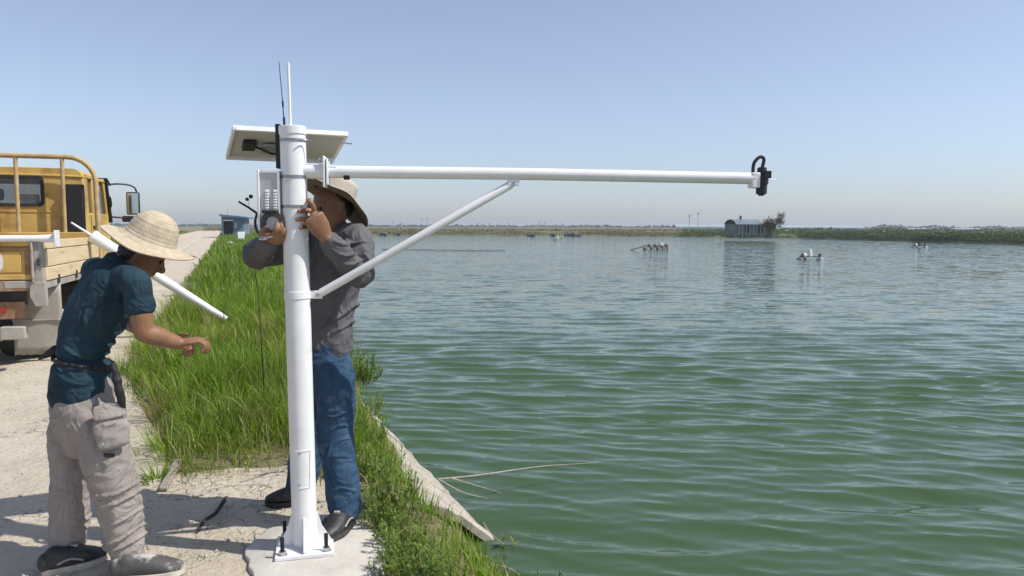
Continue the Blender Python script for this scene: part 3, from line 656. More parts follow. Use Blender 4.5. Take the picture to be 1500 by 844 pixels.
# ------------------------------------------------------------------ truck
def loc_mat(): pass
def truck():
    h = R(18); org = P(65, 421, 7.8); org.z = 0; org.z = bz(org.x, org.y) - .01
    t = thing('flatbed_truck', org, 'yellow light truck with dropside bed and tubular headboard rack parked on the dirt road', 'truck', rz=h)
    def B(name, a, b, m, par=None, bev=.006): return MB().bb(a, b).build(name, m, par or t, bevel=bev, local=True)
    def TU(name, pts, r, m, par=None, n=12): return MB().tube([Vector(p) for p in pts], r, n).build(name, m, par or t, smooth=50, local=True)
    Wb = 1.95
    # bed
    B('bed_floor', (-Wb, .02, .93), (-.02, 2.62, .97), 'rust')
    B('rear_sill', (-Wb + .1, -.02, .855), (-.115, .06, .965), 'rust')
    B('sill_patch', (-.36, -.024, .885), (-.115, .0, .962), 'truck_grey')
    for X in (-Wb, -.10):
        B('corner_post', (X, -.03, .90), (X + .10, .07, 1.40), 'truck_grey')
        MB().prism([(X - .02, .95), (X + .12, .95), (X + .12, .69), (X + .02, .69), (X - .03, .8)], -.04, .05).build('corner_bracket', 'truck_grey', t, bevel=.006, local=True).rotation_euler = (0, 0, 0)
    for o in t.children:
        if o.name.startswith('corner_bracket'):
            for v in o.data.vertices: x, y, z = v.co; v.co = (x, z, y)
            o.data.flip_normals()
    tg = B('tailgate', (-Wb + .11, .0, .975), (-.11, .035, 1.385), 'truck_yellow')
    for z0, z1 in ((.975, 1.03), (1.325, 1.388)): B('gate_rail', (-Wb + .11, -.022, z0), (-.11, .0, z1), 'truck_yellow', tg)
    B('gate_rail', (-Wb + .11, -.026, 1.285), (-.11, -.0, 1.318), 'rust', tg)
    for x0 in (-.165, -.80, -1.44): B('gate_stile', (x0, -.019, 1.03), (x0 + .055, 0, 1.29), 'rust', tg, .004)
    for k, x0 in enumerate((-.42, -.98, -1.64)): B('gate_panel', (x0 - .30, -.012, 1.05), (x0 + .22, .0, 1.27), 'truck_yellow', tg)
    # painted character on the tailgate: a bar and a bowed stroke
    pts = [(-.42, -.0145, 1.25), (-.40, -.0145, 1.245), (-.385, -.0145, 1.22), (-.38, -.0145, 1.17), (-.385, -.0145, 1.11), (-.41, -.0145, 1.08), (-.44, -.0145, 1.075)]
    vs = []
    for i, p in enumerate(pts):
        d = (Vector(pts[min(i + 1, 6)]) - Vector(pts[max(i - 1, 0)])).normalized(); nn = Vector((-d.z, 0, d.x)) * .022; vs += [Vector(p) - nn, Vector(p) + nn]
    MB().add(vs, [(2 * i, 2 * i + 1, 2 * i + 3, 2 * i + 2) for i in range(6)]).build('painted_mark', 'white_mark', tg, local=True)
    MB().add([(-.56, -.0145, 1.155), (-.47, -.0145, 1.155), (-.47, -.0145, 1.18), (-.56, -.0145, 1.18)], [(0, 1, 2, 3)]).build('painted_mark', 'white_mark', tg, local=True)
    MB().cyl((-.09, -.045, .95), (-.09, -.045, 1.42), .014).build('latch_rod', 'truck_grey', t, local=True, smooth=50)
    B('latch', (-.045, -.06, 1.12), (-.02, -.03, 1.2), 'chassis')
    # sides: three boards each, with a mid post
    for X, sgn in ((0, 1), (-Wb, -1)):
        sd_ = B('side_panel', (X - .03 * sgn, .07, .955), (X - .012 * sgn, 2.6, 1.385), 'truck_board')
        for k, (z0, z1) in enumerate(((.955, 1.095), (1.105, 1.285), (1.295, 1.388))):
            B('side_board', (X - .014 * sgn, .07, z0), (X + .012 * sgn, 2.17, z1), 'truck_board', sd_)
            B('side_board', (X - .014 * sgn, 2.185, z0), (X + .012 * sgn, 2.6, z1), 'truck_board', sd_)
        B('side_rail', (X - .05 * sgn, .05, .87), (X + .0 * sgn, 2.62, .945), 'truck_grey')
        for y in (.5, 1.3, 2.1): B('hinge', (X - .002 * sgn, y, .90), (X + .022 * sgn, y + .05, 1.0), 'chassis', sd_, .003)
    B('bed_front', (-Wb + .05, 2.6, .97), (-.05, 2.64, 1.45), 'truck_yellow')
    # rack behind the cab
    z1 = 2.475; r = .030; arc = [(-.0 - .34 + .34 * math.sin(a), 2.66, z1 - .34 + .34 * math.cos(a)) for a in np.linspace(0, math.pi / 2, 9)]
    arc2 = [(-Wb - x, y, z) for x, y, z in arc[::-1]]
    rk = TU('headboard_rack', [(-Wb, 2.66, .98), (-Wb, 2.66, 1.9)] + arc2 + arc + [(0, 2.66, 1.9), (0.02, 2.66, .98)], .034, 'rack_paint', n=14)
    for X in (-.40, -.95, -1.50): TU('rack_upright', [(X, 2.66, 1.35), (X, 2.66, z1)], .026, 'rack_paint', rk)
    TU('rack_sleeve', [(-.95 - .20, 2.66, z1), (-.95 - .42, 2.66, z1)], .04, 'truck_grey', rk)
    # chassis, lamps, bumper, flap, wheels
    for X in (-.55, -1.4): B('chassis_rail', (X - .04, .1, .62), (X + .04, 4.7, .84), 'chassis')
    B('cross_member', (-1.8, .10, .70), (-.2, .16, .86), 'chassis')
    lp = B('lamp_plate', (-.62, .05, .555), (-.20, .07, .74), 'rust')
    MB().cyl((-.40, .055, .655), (-.40, .035, .655), .035, n=20).build('tail_lamp', 'lamp_red', lp, local=True, smooth=50)
    B('lamp_lens', (-.60, .03, .60), (-.50, .05, .70), 'truck_grey', lp)
    B('lamp_plate', (-1.75, .05, .555), (-1.33, .07, .74), 'rust')
    ub = B('underrun_beam', (-1.8, .02, .33), (-.42, .10, .46), 'truck_grey')
    B('beam_end', (-.43, .0, .34), (-.20, .11, .48), 'truck_grey', ub, .012)
    fl = MB()
    n = 12
    for i in range(n + 1):
        for j in range(9):
            x = -.47 + .49 * i / n; z = .085 + .80 * j / 8; fl.v.append((x, .56 + .02 * math.sin(3 * z + 1) + .012 * math.sin(9 * x), z + (.012 * (i % 2) if j == 0 else 0)))
    fl.f = [(i * 9 + j, (i + 1) * 9 + j, (i + 1) * 9 + j + 1, i * 9 + j + 1) for i in range(n) for j in range(8)]
    o = fl.build('mud_flap', 'flap', t, smooth=60, local=True); o.modifiers.new('s', 'SOLIDIFY').thickness = .012
    B('flap_batten', (-.47, .535, .475), (.02, .553, .49), 'truck_grey', o, .002)
    o2 = o.copy(); COL.objects.link(o2); o2.location.x -= 1.38
    for X0 in (-.30, -.60, -1.35, -1.65):
        wheel(t, (X0, 1.12, .405), .40, .2)
    for X0 in (-.32, -1.55): wheel(t, (X0, 4.0, .405), .40, .2)
    B('fuel_tank', (-.42, 2.0, .45), (-.06, 2.5, .80), 'chassis', bev=.03)
    # cab: hollow shell with window openings
    cx0, cx1 = -1.79, -.20; cy0, cy1 = 2.82, 4.35; zf, zb, zt = .62, 1.70, 2.33
    cb = B('cab_floor', (cx0, cy0, zf), (cx1, cy1 + .25, zf + .08), 'chassis')
    # rear wall round the window
    wx0, wx1, wz0, wz1 = -1.50, -.70, 1.83, 2.19
    def panel(name, outer, inner, y, th, par, m):          # frame panel in XZ with a rounded opening
        def rr(x0, x1, z0, z1, r, n=6):
            pts = []
            for (cx, cz, a0) in ((x1 - r, z1 - r, 0), (x0 + r, z1 - r, 90), (x0 + r, z0 + r, 180), (x1 - r, z0 + r, 270)):
                for k in range(n + 1): a = R(a0 + 90 * k / n); pts.append((cx + r * math.cos(a), cz + r * math.sin(a)))
            return pts
        A = rr(*outer); I = rr(*inner); n = len(A); vs = [(x, yy, z) for yy in (y, y + th) for L in (A, I) for x, z in L]
        fs = []
        for i in range(n):
            j = (i + 1) % n
            fs += [(i, j, n + j, n + i), (2 * n + i, 3 * n + i, 3 * n + j, 2 * n + j), (i, 2 * n + i, 2 * n + j, j), (n + i, n + j, 3 * n + j, 3 * n + i)]
        return MB().add(vs, fs).build(name, m, par, smooth=35, local=True), I
    rw, I = panel('cab_rear_wall', (cx0, cx1, .9, zt, .13), (wx0, wx1, wz0, wz1, .06), cy0, .05, t, 'truck_yellow')
    _, _ = panel('window_seal', (wx0 - .03, wx1 + .03, wz0 - .03, wz1 + .03, .07), (wx0 + .012, wx1 - .012, wz0 + .012, wz1 - .012, .05), cy0 - .012, .03, rw, 'black_rubber')
    MB().add([(x, cy0 + .012, z) for x, z in I], [tuple(range(len(I)))]).build('rear_window', 'glass', rw, local=True)
    B('cab_seam', (cx0 + .1, cy0 - .008, 1.72), (cx1 - .12, cy0 - .0, 1.735), 'truck_yellow', rw, .003)
    B('cab_seam', (cx0 + .1, cy0 - .008, 2.225), (cx1 - .1, cy0 - .0, 2.24), 'truck_yellow', rw, .003)
    # cab sides: lower part, pillars, window
    for X, sgn in ((cx1, 1), (cx0, -1)):
        x0, x1 = sorted((X, X - .06 * sgn))
        sp = B('cab_side', (x0, cy0 + .04, .75), (x1, cy1 + .16, 1.72), 'truck_yellow', bev=.02)
        for ya, yb, yt0, yt1 in ((cy0 + .04, cy0 + .34, cy0 + .04, cy0 + .30), (cy0 + .62, cy0 + .74, cy0 + .58, cy0 + .68), (cy1 + .02, cy1 + .12, cy1 - .18, cy1 - .08)):
            MB().add([(x, y, z) for x in (x0, x1) for y, z in ((ya, 1.70), (yb, 1.70), (yt1, 2.27), (yt0, 2.27))], [(0, 1, 2, 3), (7, 6, 5, 4), (0, 4, 5, 1), (1, 5, 6, 2), (2, 6, 7, 3), (3, 7, 4, 0)]).build('pillar', 'truck_yellow', t, bevel=.01, local=True)
        MB().add([(X - .03 * sgn, y, z) for y, z in ((cy0 + .34, 1.70), (cy1 + .04, 1.70), (cy1 - .16, 2.27), (cy0 + .30, 2.27))], [(0, 1, 2, 3)]).build('side_window', 'glass', t, local=True)
        B('door_handle', (X - .0 * sgn, cy0 + .55, 1.5), (X + .025 * sgn, cy0 + .72, 1.54), 'black_plastic', sp)
        B('door_seam', (X - .01 * sgn, cy0 + .44, .8), (X + .004 * sgn, cy0 + .452, 1.7), 'chassis', sp, .001)
    rf = MB()
    nx, ny = 10, 6
    for i in range(nx + 1):
        for j in range(ny + 1):
            u, v = i / nx, j / ny; x = cx0 - .01 + (cx1 - cx0 + .02) * u; y = cy0 - .02 + (cy1 - cy0 + .04 - .08) * v
            e = min(1, min(u, 1 - u) / .12, (v) / .10, (1 - v) / .12); rf.v.append((x, y, zt - .10 + .11 * math.sin(e * math.pi / 2) + .01 * math.sin(math.pi * u)))
    rf.f = [(i * (ny + 1) + j, (i + 1) * (ny + 1) + j, (i + 1) * (ny + 1) + j + 1, i * (ny + 1) + j + 1) for i in range(nx) for j in range(ny)]
    o = rf.build('cab_roof', 'truck_yellow', t, smooth=50, local=True); o.modifiers.new('s', 'SOLIDIFY').thickness = .03
    B('front_panel', (cx0, cy1 + .18, .7), (cx1, cy1 + .26, 1.62), 'truck_yellow', bev=.04)
    MB().add([(cx0 + .04, cy1 + .22, 1.6), (cx1 - .04, cy1 + .22, 1.6), (cx1 - .10, cy1 - .08, 2.26), (cx0 + .10, cy1 - .08, 2.26)], [(0, 1, 2, 3)]).build('windscreen', 'glass', t, local=True)
    for X in (cx1 + .01, cx0 - .01): TU('windscreen_pillar', [(X, cy1 + .24, 1.6), (X * 1.0, cy1 - .06, 2.27)], .032, 'black_plastic')
    MB().add([(cx0, cy1 - .1, 2.29), (cx1 + .05, cy1 - .1, 2.29), (cx1 + .05, cy1 + .16, 2.20), (cx0, cy1 + .16, 2.20), (cx0, cy1 - .1, 2.265), (cx1 + .05, cy1 - .1, 2.265), (cx1 + .05, cy1 + .16, 2.18), (cx0, cy1 + .16, 2.18)], [(0, 1, 2, 3), (7, 6, 5, 4), (0, 4, 5, 1), (1, 5, 6, 2), (2, 6, 7, 3), (3, 7, 4, 0)]).build('sun_visor', 'black_plastic', t, local=True)
    for X in (-.55, -1.35):
        s_ = B('cab_seat', (X - .25, cy0 + .18, 1.1), (X + .25, cy0 + .32, 1.85), 'seat_cloth', bev=.05)
        B('head_rest', (X - .13, cy0 + .2, 1.88), (X + .13, cy0 + .29, 2.05), 'seat_cloth', s_, .04)
    B('paper_bundle', (-1.05, cy0 + .10, 1.80), (-.78, cy0 + .2, 1.97), 'white_mark', rw)
    # air intake box behind the cab corner
    B('air_intake', (-.39, 2.70, 1.44), (-.17, 2.80, 2.11), 'dark_inside', bev=.015)
    # mirror on a hoop
    MXp = [(cx1 + .02, cy1 + .02, 2.19), (cx1 + .16, cy1 + .20, 2.215), (cx1 + .33, cy1 + .28, 2.19), (cx1 + .40, cy1 + .30, 2.08), (cx1 + .40, cy1 + .30, 1.70), (cx1 + .02, cy1 + .20, 1.68)]
    mr = TU('mirror_arm', catmull(MXp, 6), .014, 'black_plastic')
    c = Vector((cx1 + .345, cy1 + .27, 1.905)); B('mirror_housing', (c.x - .10, c.y - .02, c.z - .185), (c.x + .10, c.y + .05, c.z + .185), 'black_plastic', mr, .02)
    MB().box((c.x, c.y - .026, c.z), (.165, .006, .33)).build('mirror_glass', 'mirror', mr, local=True)
    B('mirror_housing', (c.x - .17, c.y - .02, 1.60), (c.x + .02, c.y + .04, 1.70), 'black_plastic', mr, .02)
    TU('grab_handle', catmull([(cx1 + .02, cy1 + .06, 2.02), (cx1 + .055, cy1 + .05, 1.98), (cx1 + .055, cy1 + .10, 1.86), (cx1 + .02, cy1 + .12, 1.82)], 4), .012, 'black_plastic')
    return t
def wheel(par, c, r, wd):
    c = Vector(c); mt = Matrix.Translation(c) @ Matrix.Rotation(R(90), 4, 'Y')
    k = MB().lathe([(r * .55, -wd * .42), (r * .8, -wd * .5), (r * .96, -wd * .45), (r, -wd * .3), (r, wd * .3), (r * .96, wd * .45), (r * .8, wd * .5), (r * .55, wd * .42)], 32, mt).build('wheel', 'tyre', par, smooth=40, local=True)
    MB().lathe([(0, wd * .2), (r * .2, wd * .2), (r * .25, wd * .1), (r * .5, wd * .15), (r * .57, wd * .4), (r * .57, -wd * .4), (r * .3, -wd * .1), (0, -wd * .1)], 24, mt).build('rim', 'truck_grey', k, smooth=40, local=True)
TRUCK = truck()
def TL(x, y, z): return Matrix.Translation(TRUCK.location) @ Matrix.Rotation(TRUCK.rotation_euler.z, 4, 'Z') @ Vector((x, y, z))

# pole lying across the tailgate, flange at its end
a = TL(-.02, .02, 1.47); a = P(84, 349.5, a.y); d = (TL(-1, .0, 0) - TL(0, 0.0, 0)).normalized(); d.z = 0
t = thing('spare_pole', (a.x, a.y, a.z - .09), 'slim white pole with a flange end lying across the truck tailgate', 'pole')
MB().tube([a + d * .02, a + d * .2, a + d * 1.75], [.046, .034, .034], 24).build('pole_tube', 'white_paint', t, smooth=40)
MB().box(a + d * .004, (.016, .175, .175), Matrix((d, Vector((-d.y, d.x, 0)), Vector((0, 0, 1)))).transposed()).build('end_flange', 'white_paint', t, bevel=.004)

# tapered pole leaning from the truck side into the grass
q0 = P(137, 347, 9.75); q1 = G(331, 468, .24)
t = thing('tapered_pole', (q1.x, q1.y, 0), 'tapered white pole leaning from the truck side down into the grass', 'pole')
MB().tube([q0, q1], [.082, .046], 28).build('pole_tube', 'white_paint', t, smooth=40)
d = (q0 - q1).normalized(); MB().cyl(q0 - d * .03, q0 + d * .02, .088, n=28).build('end_cap', 'white_paint', t, smooth=40, bevel=.004)
MB().cyl(q0, P(104, 326, 9.6), .02, .012, n=10).build('end_rod', 'white_paint', t, smooth=40)

# ------------------------------------------------------------------ people
def loft(mb, pts, rad, ref=(0, 0, 1), sub=5, n=20, cap=True):
    """elliptical tube through pts; rad = (ra, rb) per point: ra along ref-ish direction, rb across it"""
    rad = [(r, r) if not hasattr(r, '__len__') else r for r in rad]
    data = catmull([tuple(p) + tuple(r) for p, r in zip(pts, rad)], sub)
    ref = Vector(ref); P_ = [Vector(d[:3]) for d in data]; m = len(P_)
    rows = []
    for i in range(m):
        t = (P_[min(i + 1, m - 1)] - P_[max(i - 1, 0)]).normalized()
        a = ref - t * ref.dot(t)
        a = a.normalized() if a.length > 1e-3 else t.orthogonal().normalized(); b = t.cross(a)
        rows.append((P_[i], t, a, b, max(data[i][3], .001), max(data[i][4], .001)))
    full = []
    if cap:
        p, t, a, b, ra, rb = rows[0]; k = min(ra, rb) * .8
        for q in (80, 55, 30): full.append((p - t * k * math.sin(R(q)), a, b, ra * math.cos(R(q)), rb * math.cos(R(q))))
    full += [(p, a, b, ra, rb) for p, t, a, b, ra, rb in rows]
    if cap:
        p, t, a, b, ra, rb = rows[-1]; k = min(ra, rb) * .8
        for q in (30, 55, 80): full.append((p + t * k * math.sin(R(q)), a, b, ra * math.cos(R(q)), rb * math.cos(R(q))))
    vs = [p + a * ra * math.cos(2 * math.pi * k / n) + b * rb * math.sin(2 * math.pi * k / n) for p, a, b, ra, rb in full for k in range(n)]
    m = len(full); fs = [(i * n + k, i * n + (k + 1) % n, (i + 1) * n + (k + 1) % n, (i + 1) * n + k) for i in range(m - 1) for k in range(n)]
    fs += [tuple(range(n))[::-1], tuple((m - 1) * n + k for k in range(n))]
    return mb.add(vs, fs)
def organic(name, mb, mt, parent, voxel=.008, smooth=6, disp=None, label=None):
    me = bpy.data.meshes.new('tmp'); me.from_pydata(mb.v, [], mb.f)
    bm = bmesh.new(); bm.from_mesh(me); bmesh.ops.recalc_face_normals(bm, faces=bm.faces); bm.to_mesh(me); bm.free()
    o = bpy.data.objects.new('tmp', me); COL.objects.link(o)
    r = o.modifiers.new('r', 'REMESH'); r.mode = 'VOXEL'; r.voxel_size = voxel; r.use_smooth_shade = True
    if smooth: s_ = o.modifiers.new('s', 'SMOOTH'); s_.factor = .5; s_.iterations = smooth
    dg = bpy.context.evaluated_depsgraph_get(); m2 = bpy.data.meshes.new_from_object(o.evaluated_get(dg)); m2.name = name
    bpy.data.objects.remove(o)
    n = len(m2.vertices); co = np.empty(n * 3); m2.vertices.foreach_get('co', co); co = co.reshape(-1, 3)
    nr = np.empty(n * 3); m2.vertices.foreach_get('normal', nr); nr = nr.reshape(-1, 3)
    if disp is not None: co = co + nr * np.asarray(disp(co, nr))[:, None]
    off = Vector(); q = parent
    while q is not None: off += q.location; q = q.parent
    co = co - np.array(off); m2.vertices.foreach_set('co', co.reshape(-1)); m2.update(); m2.materials.clear(); m2.materials.append(M[mt]); sm(m2, 180)
    ob = bpy.data.objects.new(name, m2); COL.objects.link(ob); ob.parent = parent
    if label: ob['label'] = label
    return ob
def ridge(co, a, b, w, h, bend=None):
    """one cloth fold along the segment a-b (optionally bowed through bend)"""
    pts = [np.array(p) for p in ([a, b] if bend is None else catmull([a, bend, b], 4))]
    d = np.full(len(co), 1e9); k_ = np.zeros(len(co)); L = len(pts) - 1
    for i in range(L):
        e = pts[i + 1] - pts[i]; k = np.clip(((co - pts[i]) @ e) / (e @ e), 0, 1); q = np.linalg.norm(co - pts[i] - k[:, None] * e, axis=1)
        u = q < d; d[u] = q[u]; k_[u] = (i + k[u]) / L
    return h * np.exp(-(d / w) ** 2) * np.sin(np.pi * np.clip(k_, 0, 1)) ** .6
def crumple(co, f, amp, axis=None, seed=0.0, aniso=3.0):
    """ridged noise, stretched along axis"""
    c = co.copy()
    if axis is not None:
        a = np.array(Vector(axis).normalized()); c = c - (c @ a)[:, None] * a * (1 - 1 / aniso)
    out = np.empty(len(c))
    for i, p in enumerate(c * f): out[i] = noise.noise((p[0] + seed, p[1] - seed, p[2] + 2 * seed))
    return amp * (1 - 2.4 * np.abs(out))
def finger(mb, pts, r0=.0108, r1=.0086): loft(mb, pts, list(np.linspace(r0, r1, len(pts))), ref=(.3, .5, .8), sub=3, n=10)
def bend_finger(root, d, nrm, L, curls, out):
    """points of a finger: leaves root along d, curls towards nrm"""
    pts = [Vector(root)]; a = 0
    for seg, c in zip((.45, .3, .25), curls):
        a += R(c); pts.append(pts[-1] + (d * math.cos(a) + nrm * math.sin(a)) * L * seg)
    return pts
def hand(mb, wrist, d, nrm, side, curls=(25, 35, 25), thumb=1):
    """palm and five fingers; d = pointing direction, nrm = towards the palm's inside, side = thumb side"""
    d = d.normalized(); nrm = (nrm - d * nrm.dot(d)).normalized(); sd_ = d.cross(nrm) * side
    loft(mb, [wrist - d * .02, wrist + d * .02, wrist + d * .055, wrist + d * .088], [(.020, .027), (.018, .034), (.016, .041), (.013, .040)], ref=nrm, n=16)
    for k, (o, L) in enumerate(((.030, .073), (.010, .082), (-.010, .077), (-.029, .062))):
        r = wrist + d * (.088 - .004 * abs(k - 1)) + sd_ * o; dd = (d + sd_ * (o * 1.6)).normalized()
        finger(mb, bend_finger(r, dd, nrm, L, [c + 4 * k for c in curls], None))
    r = wrist + d * .030 + sd_ * .030; dd = (d * .7 + sd_ * .75 + nrm * .25).normalized()
    finger(mb, [r, r + dd * .035, r + dd * .058 + d * .018, r + dd * .066 + d * .043], .0125, .0085)
def head(mb, c, fwd, up, s=1.0):
    """skull, jaw, nose, brows, lips, ears; c = head centre"""
    fwd = fwd.normalized(); up = (up - fwd * up.dot(fwd)).normalized(); rt = fwd.cross(up)
    W = lambda f, r, u: c + (fwd * f + rt * r + up * u) * s
    loft(mb, [W(-.01, 0, .105), W(-.008, 0, .06), W(.0, 0, .0), W(.018, 0, -.05), W(.03, 0, -.095)], [(.055 * s, .05 * s), (.094 * s, .073 * s), (.098 * s, .076 * s), (.078 * s, .064 * s), (.045 * s, .042 * s)], ref=fwd, n=24)
    loft(mb, [W(.088, 0, .022), W(.102, 0, -.005), W(.114, 0, -.024), W(.098, 0, -.032)], [.008 * s, .011 * s, .015 * s, .01 * s], ref=rt, n=10)
    for sg in (-1, 1):
        loft(mb, [W(.084, .015 * sg, .03), W(.08, .035 * sg, .034), W(.062, .055 * sg, .028)], [.009 * s] * 3, n=8)
        loft(mb, [W(-.005, .076 * sg, .028), W(-.015, .085 * sg, .012), W(-.008, .082 * sg, -.015), W(.002, .076 * sg, -.03)], [(.01 * s, .006 * s), (.017 * s, .007 * s), (.013 * s, .006 * s), (.007 * s, .005 * s)], ref=fwd, n=10)
        loft(mb, [W(.105, .010 * sg, -.028), W(.1, .014 * sg, -.03)], [.008 * s] * 2, n=8)
    for u, f in ((-.055, .093), (-.066, .091)): loft(mb, [W(f - .012, -.024, u), W(f, 0, u), W(f - .012, .024, u)], [.005 * s, .0075 * s, .005 * s], n=8)
    loft(mb, [W(.07, -.02, -.09), W(.078, 0, -.092), W(.07, .02, -.09)], [.014 * s] * 3, n=8)
    return W
def eyes(W, parent):
    for sg in (-1, 1):
        MB().lathe([(0, -.011), (.008, -.008), (.011, 0), (.008, .008), (0, .011)], 12, Matrix.Translation(W(.079, .032 * sg, .008))).build('eye', 'dark_inside', parent, smooth=180)
def shoe(parent, heel, toe, upm, solem, trim, ln=.28, wide=.05, up=Vector((0, 0, 1)), ankle_h=.06):
    d = (toe - heel); L = d.length; d = d.normalized(); w_ = lambda f, z: heel + d * (L * f) + up * z
    b = MB(); loft(b, [w_(.03, .055), w_(.25, .058), w_(.5, .056), w_(.75, .046), w_(.95, .036)], [(.045, wide * .72), (.05, wide * .8), (.047, wide * .95), (.036, wide), (.024, wide * .72)], ref=up, n=20)
    loft(b, [w_(.16, .05), w_(.2, ankle_h + .03)], [(.045, .042), (.042, .038)], ref=d, n=18)
    s_ = organic('shoe', b, upm, parent, .006, 3)
    sd_ = d.cross(up); n = 28; top = []; pts = []
    for k in range(n):
        a = 2 * math.pi * k / n; f = .5 - .5 * math.cos(a); ww = wide * 1.06 * (abs(math.sin(a)) ** .6) * (.82 + .3 * sstep(.2, .75, f) * (1 - sstep(.85, 1, f) * .35)) * (1 if math.sin(a) > 0 else -1)
        q = heel + d * (L * (-.03 + 1.06 * f)) + sd_ * float(ww); pts.append((q, f))
    vs = [q + up * (.0 + (.012 * max(0, f - .8) / .2)) for q, f in pts] + [q + up * (.03 + .008 * max(0, f - .7)) for q, f in pts]
    MB().add(vs, [tuple(range(n))[::-1], tuple(range(n, 2 * n))] + [(k, (k + 1) % n, n + (k + 1) % n, n + k) for k in range(n)]).build('sole', solem, s_, smooth=40)
    for f in (.45, .55, .65):
        MB().tube([w_(f, .088 - .028 * (f - .45) / .2) - sd_ * .022, w_(f + .01, .098 - .03 * (f - .45) / .2), w_(f, .088 - .028 * (f - .45) / .2) + sd_ * .022], .0035, 6).build('lace', trim, s_, smooth=60)
    if trim == 'shoe_trim':
        for sg in (-1, 1):
            pts = [w_(.2, .05) + sd_ * sg * wide * .84, w_(.4, .062) + sd_ * sg * wide * .88, w_(.6, .045) + sd_ * sg * wide * 1.0]
            MB().tube([Vector(p) for p in catmull(pts, 4)], .005, 6).build('side_stripe', trim, s_, smooth=60)
        MB().box(w_(.5, .103), (.03, .02, .012)).build('tongue_tab', trim, s_, bevel=.003)
    return s_

